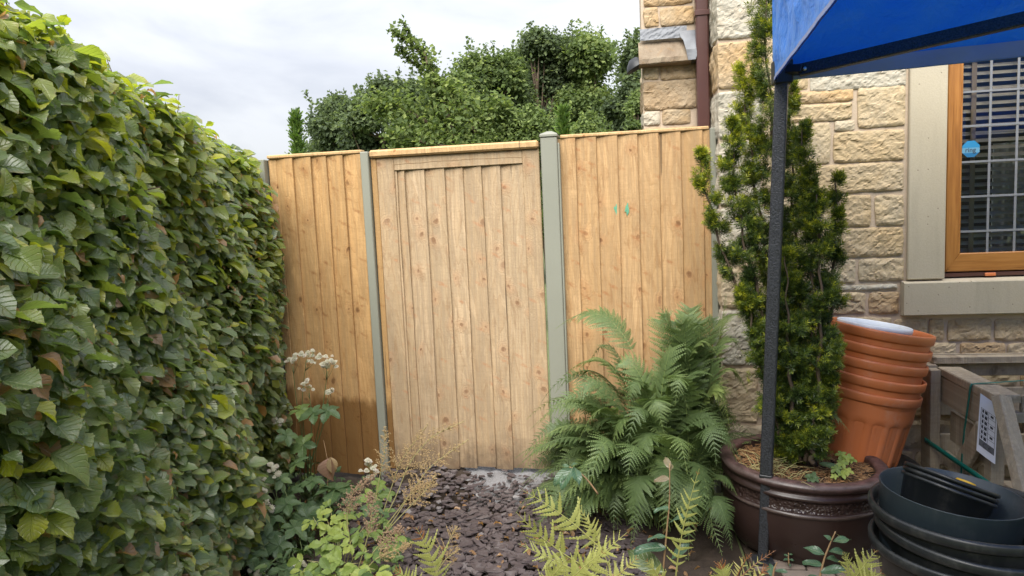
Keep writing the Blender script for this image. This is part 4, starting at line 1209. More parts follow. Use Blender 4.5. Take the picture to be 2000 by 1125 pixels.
# soil and mulch in it
sm = MB(); U, T = np.meshgrid(np.linspace(0, 1, 25), np.linspace(0, 2*math.pi, 49))
rr_ = U*0.278
sm.add(np.stack([rr_*np.cos(T), rr_*np.sin(T), 0.312+0.010*vnoise(np.stack([(rr_*np.cos(T)).ravel(), (rr_*np.sin(T)).ravel()], 1)*7, 4).reshape(U.shape)], -1).reshape(-1, 3), grid_faces(24, 48))
sm.build('soil', M['soil'], pot, True, local=True)
mu = MB(); rq = np.random.default_rng(19)
N = 2200
for k in range(N):
    rr1 = 0.272*math.sqrt(rq.random()); a = rq.uniform(0, 6.283)
    c = np.array([rr1*math.cos(a), rr1*math.sin(a), 0.318+rq.uniform(0, 0.012)])
    q = rq.uniform(0, 3.14); d = np.array([math.cos(q), math.sin(q), rq.normal()*0.22]); d /= np.linalg.norm(d)
    s2 = np.cross(d, [0, 0, 1]); L_ = rq.uniform(0.006, 0.022); w2 = rq.uniform(0.0008, 0.0022)
    mu.add([c-d*L_-s2*w2, c+d*L_-s2*w2, c+d*L_+s2*w2, c-d*L_+s2*w2, c+np.array([0, 0, w2])-d*L_, c+np.array([0, 0, w2])+d*L_], [[0, 1, 5, 4], [4, 5, 2, 3]], tint=rq.beta(2, 1.6))
tag(mu.build('mulch', M['mulch'], pot, local=True), kind='stuff')

# ================================================================== stacked terracotta coloured pots
base_c = np.array([1.012, 3.315, 0.270]); top_c = np.array([1.128, 3.33, 0.885])
axis = Vector(top_c-base_c).normalized()
RT = Vector((0, 0, 1)).rotation_difference(axis).to_matrix()
OH = 0.335
def flower_pot_mesh():
    n = 128
    zr = OH
    prof = [(0.0, 0.012), (0.150, 0.012), (0.157, 0.0), (0.166, 0.0), (0.170, 0.006), (0.176, 0.05), (0.181, 0.10), (0.186, 0.15), (0.191, 0.195), (0.1925, 0.205), (0.194, 0.21), (0.196, 0.235), (0.1985, zr-0.047), (0.199, zr-0.042), (0.208, zr-0.040), (0.2115, zr-0.036), (0.2135, zr-0.008), (0.212, zr-0.002), (0.207, zr), (0.2015, zr-0.003), (0.199, zr-0.02), (0.193, 0.235), (0.185, 0.18), (0.172, 0.05), (0.167, 0.016), (0.0, 0.016)]
    def fl(i, r_, z_, a):
        if i in range(4, 10) and r_ > 0.165:
            ph = (a*16/(2*math.pi)) % 1.0
            s_ = np.clip((np.abs(ph-0.5)-0.22)/0.06, 0, 1)
            return -0.0085*s_*s_*(3-2*s_)*(1 if z_ < 0.2 else 0.55)
        return 0.0*a
    return MB().lathe(prof, n, rfun=fl).mesh('pot_body', M['terra'], True)
fpm = flower_pot_mesh()
labels = ['lowest orange plastic pot of the leaning stack, its fluted sides showing', 'second orange plastic pot up from the bottom of the leaning stack', 'middle orange plastic pot of the leaning stack, two rims above and two below', 'orange plastic pot second from the top of the leaning stack', 'topmost orange plastic pot of the leaning stack, holding a white pot']
step = [0, 0.069, 0.137, 0.205, 0.272]
for k in range(5):
    wob_ = Vector((0.002*math.sin(k*2.1), 0.002*math.cos(k*1.7), 0))
    Rk = RT @ Matrix.Rotation(RAD(0.7*math.sin(k*2.3)), 3, 'X') @ Matrix.Rotation(k*0.9, 3, 'Z')
    t = thing('flower_pot', labels[k], 'flower pot', tuple(Vector(base_c)+axis*step[k]+wob_), 'orange pots nested in a leaning stack', Rk)
    link('pot_body', fpm, t, None, True)
wp = thing('flower_pot', 'white plastic pot nested in the top of the leaning orange stack', 'flower pot', tuple(Vector(base_c)+axis*(step[4]+OH-0.255)+Vector((-0.028, -0.012, 0))), None, RT @ Matrix.Rotation(RAD(-1.5), 3, 'Y'))
MB().lathe([(0.0, 0.0), (0.115, 0.0), (0.12, 0.004), (0.145, 0.245), (0.1515, 0.248), (0.153, 0.262), (0.152, 0.271), (0.149, 0.273), (0.1455, 0.27), (0.143, 0.25), (0.118, 0.01), (0.0, 0.008)], 72).build('pot_body', M['white_pl'], wp, True, local=True)
# what carries the leaning stack: an old black pot half hidden behind the glazed one
bp = thing('black_pot', 'old black plastic pot half hidden under the leaning orange stack', 'plant pot', (1.085, 3.30, 0.0))
MB().lathe([(0.0, 0.0), (0.145, 0.0), (0.15, 0.004), (0.178, 0.215), (0.187, 0.217), (0.19, 0.222), (0.19, 0.252), (0.187, 0.256), (0.182, 0.254), (0.176, 0.21), (0.147, 0.008), (0.0, 0.006)], 64).build('pot_body', M['black_pl'], bp, True, local=True)
link('rim_cover', MB().lathe([(0.0, 0.258), (0.17, 0.258), (0.178, 0.262), (0.17, 0.268), (0.0, 0.268)], 48).mesh('rim_cover', M['black_pl'], True), bp, None, True)

# ================================================================== black tubs
TC = np.array([1.106, 2.465, 0.0])
def tub_mesh(name, R, H, lip=0.03, taper=0.82, mat_='black_pl', r_lip=0.010):
    return MB().lathe([(0.0, 0.0), (R*taper-0.01, 0.0), (R*taper, 0.006), (R*0.955, H-lip-0.006), (R*0.965, H-lip-0.002), (R+r_lip*0.4, H-lip), (R+r_lip, H-lip+0.006), (R+r_lip+0.001, H-0.008), (R+r_lip*0.6, H-0.001), (R, H), (R-0.006, H-0.004), (R*0.965, H-lip), (R*taper-0.004, 0.012), (0.0, 0.009)], 96).mesh(name, M[mat_], True)
tubm = tub_mesh('tub_body', 0.285, 0.292, 0.036)
tl = ['bottom black tub of the nested stack at the paving edge', 'middle black tub of the nested stack, between two black rims', 'top black tub of the nested stack, holding a slate blue pot']
for k in range(3):
    Rk = Matrix.Rotation(RAD((0.0, 1.6, -0.6)[k]), 3, 'X') @ Matrix.Rotation(RAD((0, 2.2, 1.2)[k]), 3, 'Y')
    t = thing('black_tub', tl[k], 'tub', (TC[0]+(0, 0.006, -0.004)[k], TC[1]+(0, 0.004, 0.006)[k], 0.0+0.056*k), 'black tubs nested by the crate', Rk)
    link('tub_body', tubm, t, None, True)
BPc = np.array([1.030, 2.475, 0.152])
bpR = Matrix.Rotation(RAD(5.5), 3, 'Y') @ Matrix.Rotation(RAD(0.5), 3, 'X')
bpt = thing('slate_blue_pot', 'thin walled slate blue pot standing in the top black tub', 'plant pot', tuple(BPc), None, bpR)
MB().lathe([(0.0, 0.0), (0.178, 0.0), (0.185, 0.006), (0.2155, 0.303), (0.217, 0.3055), (0.215, 0.3065), (0.212, 0.305), (0.181, 0.012), (0.0, 0.008)], 96).build('pot_body', M['slate_pl'], bpt, True, local=True)
# three thin black pots thrown in, tipped back
pk_a, pk_b = at(1772, 921, 2.54), at(1934, 981, 2.54)
pk_c = (pk_a+pk_b)/2
tipax = Vector(np.cross(unit(pk_c-np.array([0, 0, CAM_H])), unit(pk_b-pk_a))).normalized()
if tipax.z < 0: tipax = -tipax
tR = Vector((0, 0, 1)).rotation_difference(tipax).to_matrix()
tm = MB().lathe([(0.0, 0.0), (0.105, 0.0), (0.11, 0.004), (0.136, 0.185), (0.143, 0.187), (0.145, 0.190), (0.145, 0.197), (0.142, 0.199), (0.136, 0.197), (0.133, 0.185), (0.107, 0.008), (0.0, 0.006)], 72).mesh('pot_body', M['black_pl'], True)
sl = ['innermost of three thin black pots tipped inside the slate blue pot', 'middle of three thin black pots tipped inside the slate blue pot', 'outermost of three thin black pots tipped inside the slate blue pot']
b0 = Vector(pk_c)-tipax*0.20
for k in range(3):
    t = thing('thin_pot', sl[2-k], 'plant pot', tuple(b0+tipax*(0.017*k)), 'thin black pots tipped in the slate blue pot', tR)
    link('pot_body', tm, t, None, True)
yl = thing('yellow_lid', 'small yellow plastic lid poking up behind the tipped black pots', 'lid', tuple(at(1888, 944, 2.66)), None, Matrix.Rotation(RAD(14), 3, 'Y'))  # a round yellow lid, set on a plain black bottle
MB().lathe([(0.0, -0.004), (0.036, -0.004), (0.04, 0.0), (0.04, 0.008), (0.037, 0.013), (0.0, 0.016)], 40).build('lid_disc', M['yellow_pl'], yl, True, local=True)
MB().lathe([(0.0, -0.16), (0.028, -0.16), (0.034, -0.15), (0.034, -0.006), (0.0, -0.005)], 32).build('bottle', M['black_pl'], yl, True, local=True)
U, T = np.meshgrid(np.linspace(-1, 1, 12), np.linspace(-1, 1, 12))
pc_ = at(1757, 927, 2.72)
tag(MB().add(np.stack([pc_[0]+U*0.03+0.004*np.sin(T*5), pc_[1]+0.02*np.sin(U*6+T*4)-T*0.03, pc_[2]+T*0.018+0.008*np.sin(U*7)+0.005*np.cos(T*9)], -1).reshape(-1, 3), grid_faces(11, 11)).build('plastic_scrap', M['clear'], None, True), 'crumpled scrap of clear plastic by the rim of the slate blue pot', 'plastic scrap')

# ================================================================== weathered crate
CX0, CX1, CY0, CY1, CZ = 1.405, 2.45, 2.97, 3.50, 0.655
crate = thing('wooden_crate', 'weathered grey wooden crate bound with green strap, standing against the house wall', 'crate', (1.9, 3.24, 0.0))
W_ = M['wood_old']
def plank(a, b, name='plank', rot=None, tw=0.004, seed=0):
    mb = MB(); rq = np.random.default_rng(seed)
    a = np.array(a, float); b = np.array(b, float)
    h = (b-a)/2; c = (a+b)/2
    mb.rbox(-h, h, 0.003)
    V = mb.V[0]; L = np.argmax(h)
    V += rq.normal(size=V.shape)*0.0012
    V[:, (L+1) % 3] += tw*V[:, L]*rq.normal()*2
    mb.V[0] = V+c
    return mb.build(name, W_, crate)
k = 0
# posts: two boards making an L at each left corner
plank((CX0-0.045, CY1-0.065, 0.0), (CX0-0.001, CY1-0.001, 0.668), 'corner_post', seed=1)
plank((CX0-0.05, CY1-0.115, 0.0), (CX0-0.008, CY1-0.068, 0.655), 'corner_post', seed=2)
plank((CX0+0.005, CY0-0.0, 0.0), (CX0+0.06, CY0+0.05, 0.60), 'corner_post', seed=3)
# back
plank((CX0+0.005, CY1+0.003, 0.60), (CX1, CY1+0.025, 0.700), 'plank', seed=4)
plank((CX0+0.005, CY1-0.022, 0.42), (CX1, CY1-0.001, 0.55), 'plank', seed=5)
plank((CX0+0.005, CY1-0.022, 0.18), (CX1, CY1-0.001, 0.33), 'plank', seed=6)
plank((CX0-0.015, CY1-0.050, 0.668), (CX1, CY1+0.002, 0.700), 'top_rail', seed=7)
# left side: flat top board, boards below, a diagonal brace
plank((CX0+0.0, CY0-0.02, CZ-0.032), (CX0+0.10, CY1-0.053, CZ), 'top_rail', seed=8)
plank((CX0+0.002, CY0+0.002, 0.505), (CX0+0.024, CY1-0.07, CZ-0.034), 'plank', seed=9)
plank((CX0+0.030, CY0+0.06, 0.335), (CX0+0.052, CY1-0.12, 0.470), 'plank', seed=10)
plank((CX0+0.002, CY0+0.02, 0.225), (CX0+0.026, CY1-0.12, 0.285), 'plank', seed=11)
plank((CX0+0.002, CY0+0.002, 0.05), (CX0+0.026, CY1-0.07, 0.13), 'plank', seed=12)
mb = MB(); mb.bar((CX0-0.012, CY1-0.14, 0.05), (CX0-0.012, CY0+0.03, 0.50), 0.085, 0.022, (1, 0, 0), 0.003); mb.build('brace', W_, crate)
mb = MB(); mb.bar((CX0+0.06, CY1-0.02, 0.10), (CX0+0.06, CY0+0.18, 0.36), 0.07, 0.022, (1, 0, 0), 0.003); mb.build('brace', W_, crate)
# front
plank((CX0+0.055, CY0-0.03, 0.545), (CX0+0.145, CY0+0.02, 0.585), 'block', seed=13)
plank((CX0+0.105, CY0-0.022, CZ-0.075), (CX1, CY0-0.0, CZ-0.005), 'plank', seed=14)
plank((CX0+0.13, CY0+0.003, CZ-0.16), (CX1, CY0+0.025, CZ-0.08), 'plank', seed=141)
plank((CX0+0.17, CY0+0.002, 0.30), (CX1, CY0+0.024, 0.44), 'plank', seed=15)
plank((CX0+0.17, CY0+0.002, 0.08), (CX1, CY0+0.024, 0.22), 'plank', seed=16)
plank((CX0+0.16, CY0+0.002, CZ-0.004), (CX1, CY0+0.085, CZ+0.028), 'top_rail', seed=17)
pa, pb_ = at(1955, 775, 2.90), at(2008, 985, 2.66)
mb = MB(); mb.bar(pb_, pa, 0.062, 0.04, (0.4, -1, 0), 0.004); mb.build('brace', W_, crate)
for k, yb in enumerate((3.05, 3.2, 3.34)):
    plank((CX0+0.06, yb, 0.10), (CX1-0.02, yb+0.11, 0.122), 'base_board', seed=20+k)
# strap: one loop over the top and down the left side, one slanting across the corner
def strip(name, P, w_, nrm, parent):
    P = np.asarray(P, float); T = np.gradient(P, axis=0); T = unit(T)
    Nn = np.asarray(nrm, float); Nn = np.tile(Nn, (len(P), 1)) if Nn.ndim == 1 else Nn
    S = unit(np.cross(T, Nn)); Nn = unit(np.cross(S, T))
    V = np.concatenate([P-S*w_/2, P+S*w_/2, P+S*w_/2+Nn*0.0012, P-S*w_/2+Nn*0.0012])
    m = len(P)
    F = [[i, i+1, m+i+1, m+i] for i in range(m-1)]+[[3*m+i, 2*m+i, 2*m+i+1, 3*m+i+1] for i in range(m-1)]+[[i, 3*m+i, 3*m+i+1, i+1] for i in range(m-1)]+[[m+i, m+i+1, 2*m+i+1, 2*m+i] for i in range(m-1)]
    return MB().add(V, F).build(name, M['strap'], parent, True)
ys_ = float(at(1897, 748, 3.12)[1])
st = thing('green_strap', 'flat green plastic strap tied round the weathered crate', 'strap', (CX0, ys_, CZ))
P = [(2.45, ys_+0.06, CZ+0.034), (2.0, ys_+0.03, CZ+0.028), (1.70, ys_+0.02, CZ+0.016), (1.50, ys_+0.005, CZ+0.006), (CX0+0.02, ys_, CZ+0.003), (CX0-0.001, ys_, CZ+0.001), (CX0-0.006, ys_, CZ-0.012), (CX0-0.008, ys_+0.004, CZ-0.06), (CX0-0.018, ys_+0.016, 0.45), (CX0-0.024, ys_+0.022, 0.30), (CX0-0.024, ys_+0.02, 0.10)]
N_ = [(0, 0, 1)]*5+[(-0.7, 0, 0.7)]+[(-1, 0, 0)]*5
strip('strap_band', P, 0.014, N_, st)
def atx(px, py, X_):
    d = _ray(px, py); return np.array([0, 0, CAM_H])+d*(X_/d[0])
P = [atx(1806, 858, CX0-0.058), atx(1900, 923, CX0-0.056), atx(1950, 958, CX0-0.052), at(2012, 1002, 2.84)]
P = P[:1]+[(P[0]+P[1])/2]+P[1:]
strip('strap_band', P, 0.022, (-0.9, -0.4, 0.1), st)
# paper label
q00, q10, q11, q01 = at(1915, 768, 2.955), at(1949, 792, 2.925), at(1944, 906, 2.915), at(1907, 879, 2.945)
lab = thing('paper_label', 'white printed sheet with a dark band, pinned to the crate corner', 'label', tuple((q00+q11)/2))
def lp(u, v, o=0.0):
    a = q00+(q10-q00)*u; b = q01+(q11-q01)*u
    p = a+(b-a)*v
    nn = unit(np.cross(q10-q00, q01-q00)); nn = nn if nn[1] < 0 else -nn
    curl = 0.010*math.sin(u*2.6)*(v-0.2)+0.012*max(0, v-0.8)+0.006*max(0, u-.7)
    return p+nn*(curl+o)
def lpatch(u0, u1, v0, v1, o, nu=4, nv=4):
    U, T = np.meshgrid(np.linspace(u0, u1, nu+1), np.linspace(v0, v1, nv+1))
    return np.array([lp(a, b, o) for a, b in zip(U.ravel(), T.ravel())]), grid_faces(nu, nv)
mb = MB(); mb.add(*lpatch(0, 1, 0, 1, 0.0, 12, 16)); mb.build('sheet', M['paper'], lab, True)
mb = MB()
mb.add(*lpatch(0.10, 0.92, 0.765, 0.875, 0.0012))
mb.build('dark_band', M['grey_print'], lab)
mb = MB()
for v in (0.22, 0.31, 0.40, 0.49, 0.58, 0.67, 0.76):
    mb.add(*lpatch(0.10, 0.92, v, v+0.006, 0.0012, 4, 1))
for u in (0.10, 0.52, 0.90):
    mb.add(*lpatch(u, u+0.02, 0.22, 0.76, 0.0013, 1, 6))
rq = np.random.default_rng(2)
for i in range(6):
    v = 0.235+0.09*i
    for a, b in ((0.17, 0.27), (0.32, 0.47)):
        mb.add(*lpatch(a, b, v, v+0.055, 0.0014, 1, 1))
    if i % 2 == 0: mb.add(*lpatch(0.64, 0.80, v+0.01, v+0.05, 0.0014, 1, 1))
mb.build('printing', M['ink'], lab)
# the letters CE in pale print on the band, bent with the sheet
mb = MB()
def arc(cu, cv, ru, rv, a0, a1):
    A = np.linspace(a0, a1, 10)
    V = [lp(cu+ru*k*math.cos(a), cv+rv*k*math.sin(a), 0.0022) for k in (0.72, 1.0) for a in A]
    mb.add(V, [[i, i+1, 10+i+1, 10+i] for i in range(9)])
arc(0.44, 0.82, 0.13, 0.036, RAD(70), RAD(290))
arc(0.74, 0.82, 0.13, 0.036, RAD(70), RAD(290))
mb.add(*lpatch(0.64, 0.74, 0.816, 0.824, 0.0022, 2, 1))
mb.build('lettering', M['ink'], lab)

# ================================================================== leaf templates
def leaf_t(nv, nu, width=0.62, serr=0.0, pleat=0.0, fold=0.12, curl=0.15, wave=0.0, pk=0.85, seed=0, tipw=1.0):
    "leaf of length 1 along +y, lying in xy; returns verts, quads, {lu, lv}"
    r = np.random.default_rng(seed)
    v = np.linspace(0, 1, nv+1); u = np.linspace(-1, 1, 2*nu+1)
    U, T = np.meshgrid(u, v)
    wv = width/2*np.sin(np.pi*np.clip(v, 0, 1)**pk)**(0.85*tipw)
    wv = np.maximum(wv, 0.012)
    e = 1+serr*np.where(np.arange(nv+1) % 2 == 0, 1, -1)
    e[0] = e[-1] = 1
    W = (wv*e)[:, None]
    au = np.abs(U)
    x = U*W
    y = T + 0.04*au*np.sin(np.pi*T)
    z = fold*au*W*2 + pleat*np.cos((T-0.22*au)*8*2*np.pi)*au*np.sin(np.pi*T) - curl*(T-0.15)**2 + wave*np.sin(T*7+seed)*au*U
    z += 0.03*r.normal()*U*T
    V = np.stack([x, y, z], -1).reshape(-1, 3)
    return V, grid_faces(2*nu, nv), {'lu': U.ravel(), 'lv': T.ravel()}

# ================================================================== beech hedge
HY = np.array([-0.6, 0.4, 1.10, 1.40, 1.75, 2.20, 2.60, 3.00, 3.40, 3.64])
HX = np.array([-0.82, -0.97, -1.15, -1.24, -1.35, -1.50, -1.63, -1.75, -1.855, -1.92])
HT = np.array([2.02, 1.98, 1.95, 1.93, 1.90, 1.87, 1.845, 1.81, 1.79, 1.77])
def hx(y): return np.interp(y, HY, HX)
def ht(y): return np.interp(y, HY, HT)
hedge = thing('beech_hedge', 'clipped green beech hedge running along the left side up to the fence', 'hedge', (-1.75, 1.8, 0.0))
hr = np.random.default_rng(41)
def hedge_points(N, layer):
    y = hr.uniform(-0.5, 3.62, N)
    a = hr.random(N)
    face = a < 0.80
    h = ht(y)
    z = np.where(face, hr.uniform(0.05, 1, N)*h, h)
    # arc over the shoulder
    bul = 0.05*np.sin(y*3.1+1.0)*np.sin(z*3.7)+0.035*np.sin(y*7.3+z*5.1)
    x = hx(y)+bul-0.05*(z/1.9) + 0.05*np.exp(-((z-0.75)/0.5)**2)
    nrm = np.stack([np.ones(N), np.full(N, -0.1), np.full(N, 0.12)], 1)
    tx = hr.uniform(0, 0.75, N)
    sh = np.clip((z-(h-0.10))/0.10, 0, 1)
    x = x-0.05*sh**2
    top = ~face
    x = np.where(top, hx(y)-0.05-tx, x)
    z = np.where(top, h+0.02*np.sin(y*9+tx*7)-0.05*np.clip(1-tx/0.12, 0, 1)**2, z)
    nrm[top] = (0.25, 0, 1)
    nrm[:, 2] += 1.1*sh*(~top)
    nrm = unit(nrm)
    P = np.stack([x, y, z], 1) + nrm*(layer+hr.normal(size=N)*0.016)[:, None]
    return P, nrm
def hedge_orient(P, nrm):
    N = len(P)
    up = np.array([0, 0, 1.0])
    n = nrm*0.60 + up*hr.uniform(0.30, 1.35, N)[:, None] + hr.normal(size=(N, 3))*0.40
    d = nrm*0.45 + np.array([0.0, 0.25, -0.55]) + hr.normal(size=(N, 3))*0.55
    return frames(n, d)
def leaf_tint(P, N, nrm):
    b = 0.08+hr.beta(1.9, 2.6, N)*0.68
    hi = np.clip((P[:, 2]-1.0)/0.9, 0, 1)  # upper leaves yellower and lighter: light coming through them is put into the tint
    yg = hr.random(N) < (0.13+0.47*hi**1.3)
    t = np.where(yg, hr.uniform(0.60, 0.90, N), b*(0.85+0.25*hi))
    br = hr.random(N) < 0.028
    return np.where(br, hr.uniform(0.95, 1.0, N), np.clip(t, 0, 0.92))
hi_t = [leaf_t(14, 3, hr.uniform(0.58, 0.78), 0.06, 0.017, hr.uniform(0.05, 0.35), hr.uniform(-0.1, 0.6), 0.09, 0.9, 50+i) for i in range(6)]
mid_t = [leaf_t(8, 2, hr.uniform(0.56, 0.78), 0.11, 0.0, hr.uniform(0.05, 0.35), hr.uniform(-0.1, 0.6), 0.09, 0.9, 60+i) for i in range(6)]
low_t = [leaf_t(5, 1, hr.uniform(0.56, 0.78), 0.12, 0.0, hr.uniform(0.1, 0.25), hr.uniform(0.0, 0.35), 0.0, 0.9, 70+i) for i in range(5)]
allP, allR, allS, allT = [], [], [], []
for N, lay in ((17500, 0.030), (15500, -0.005), (11000, -0.05), (6000, -0.10)):
    P, nrm = hedge_points(N, lay)
    R_m = hedge_orient(P, nrm)
    allP.append(P); allR.append(R_m); allS.append(np.clip(hr.lognormal(math.log(0.049), 0.27, N), 0.024, 0.086)); allT.append(leaf_tint(P, N, nrm))
P = np.concatenate(allP); Rm = np.concatenate(allR); S = np.concatenate(allS); T = np.concatenate(allT)
# never nearer than arm's length to the lens
dist = np.linalg.norm(P-np.array([0, 0, CAM_H]), axis=1)
keep = (dist > 1.0)
P, Rm, S, T, dist = P[keep], Rm[keep], S[keep], T[keep], dist[keep]
# which stand in view and largest: the outermost, nearest leaves become leaves of their own
rel = P-np.array([0, 0, CAM_H])
cxp = 1000+FPX*(rel @ _r)/(rel @ _f); cyp = 562.5-FPX*(rel @ _u)/(rel @ _f)
inview = (rel @ _f > 0.3) & (cxp > -10) & (cxp < 2000) & (cyp > -5) & (cyp < 1130)
outer = np.arange(len(P)) < int(0.9*keep[:17500].sum())
score = np.where(inview & outer, S/dist, 0)
big = np.argsort(-score)[:300]
isbig = np.zeros(len(P), bool); isbig[big] = True
tint_bins = np.linspace(0.03, 0.97, 14)
leafmesh = {}
for i in big:
    k = (int(hr.integers(0, 6)), int(np.argmin(np.abs(tint_bins-T[i]))))
    if k not in leafmesh:
        V, F, A = hi_t[k[0]]
        leafmesh[k] = MB().add(V, F, tint=float(tint_bins[k[1]]), **A).mesh('leaf', M['beech'], True)
    m = Matrix.Identity(4)
    for a in range(3):
        for b in range(3): m[a][b] = float(Rm[i, a, b]*S[i])
        m[a][3] = float(P[i, a])
    link('leaf', leafmesh[k], hedge, m)
mb = MB()
rest = ~isbig
which = hr.integers(0, 30, len(P))
lay_i = np.concatenate([np.full(n_, k) for k, n_ in enumerate((17500, 15500, 11000, 6000))])[keep]
near_ = rest & (dist < 1.5) & inview & (lay_i == 0)
mid_ = rest & ~near_ & inview & (dist < 2.3) & (lay_i < 2)
far_ = rest & ~near_ & ~mid_
for k in range(6):
    q = near_ & (which % 6 == k); scatter(mb, hi_t[k], P[q], Rm[q], S[q], tint=T[q])
for k in range(6):
    q = mid_ & (which % 6 == k); scatter(mb, mid_t[k], P[q], Rm[q], S[q], tint=T[q])
for k in range(5):
    q = far_ & (which % 5 == k); scatter(mb, low_t[k], P[q], Rm[q], S[q], tint=T[q])
# stray shoots above the clipped top
for (px, py, Y_, L_) in ((255, 185, 2.05, 0.10), (350, 210, 2.6, 0.12), (60, 30, 1.5, 0.10), (150, 95, 1.8, 0.07), (120, 70, 1.7, 0.05), (455, 250, 3.1, 0.10), (475, 262, 3.3, 0.07), (290, 190, 2.3, 0.05), (400, 235, 2.8, 0.06)):
    b = np.array([hx(Y_)-0.10, Y_, ht(Y_)-0.02])
    t = b+np.array([hr.normal()*0.03, hr.normal()*0.03, L_*1.15])
    pts = np.array([b+(t-b)*q+np.array([0.01*math.sin(q*4), 0, 0]) for q in np.linspace(0, 1, 6)])
    MB().tube(pts, np.linspace(0.0022, 0.001, 6), 5).build('shoot', M['twig'], hedge)
    n_ = 7
    pp = np.array([pts[int(q)] for q in np.linspace(1, 5, n_)])
    dd_ = unit(hr.normal(size=(n_, 3))*np.array([1, 1, 0.3])+np.array([0, 0, 0.45])); nn_ = unit(np.array([0, 0, 1])+hr.normal(size=(n_, 3))*0.5)
    scatter(mb, mid_t[0], pp, frames(nn_, dd_), hr.uniform(0.025, 0.045, n_), tint=hr.uniform(0.4, 0.85, n_))
tag(mb.build('leaf_mass', M['beech'], hedge, True), kind='stuff')
# stems and twigs inside
mb = MB()
for k in range(26):
    y = -0.4+k*0.158; x = hx(y)-0.36+hr.normal()*0.03
    pts = np.array([[x+0.03*math.sin(q*5+k), y+0.03*math.cos(q*4+k), q*1.75] for q in np.linspace(0, 1, 8)])
    mb.tube(pts, np.linspace(0.022, 0.006, 8), 6)
    for j in range(16):
        q = hr.uniform(0.05, 0.98); b = np.array([x, y, q*1.75])
        e = b+np.array([hr.uniform(0.12, 0.34), hr.normal()*0.12, hr.uniform(0.0, 0.16)])
        mb.tube([b, (b+e)/2+hr.normal(size=3)*0.012, e], [0.006, 0.004, 0.0015], 4)
mb.build('stems', M['twig'], hedge, True)
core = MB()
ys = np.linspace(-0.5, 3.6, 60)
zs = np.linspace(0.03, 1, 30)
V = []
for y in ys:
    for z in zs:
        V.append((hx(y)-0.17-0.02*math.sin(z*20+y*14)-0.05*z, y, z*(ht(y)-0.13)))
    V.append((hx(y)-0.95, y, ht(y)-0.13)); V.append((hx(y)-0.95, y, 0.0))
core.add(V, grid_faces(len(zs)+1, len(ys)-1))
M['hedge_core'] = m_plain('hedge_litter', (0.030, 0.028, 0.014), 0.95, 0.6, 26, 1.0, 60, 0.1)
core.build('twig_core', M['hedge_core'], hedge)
# dry bud scales and withered leaves caught on the face: little curled brown leaves
mbd = MB()
Nd = 750
Pd, nd = hedge_points(Nd, 0.035)
q = np.linalg.norm(Pd-np.array([0, 0, CAM_H]), axis=1) > 1.1
Pd, nd = Pd[q], nd[q]
td = leaf_t(6, 2, 0.6, 0.0, 0.0, 0.5, 0.9, 0.2, 0.9, 5)
scatter(mbd, td, Pd, hedge_orient(Pd, nd), hr.uniform(0.010, 0.030, len(Pd)), tint=hr.uniform(0.955, 1.0, len(Pd)))
tag(mbd.build('withered_leaves', M['beech'], hedge, True), kind='stuff')

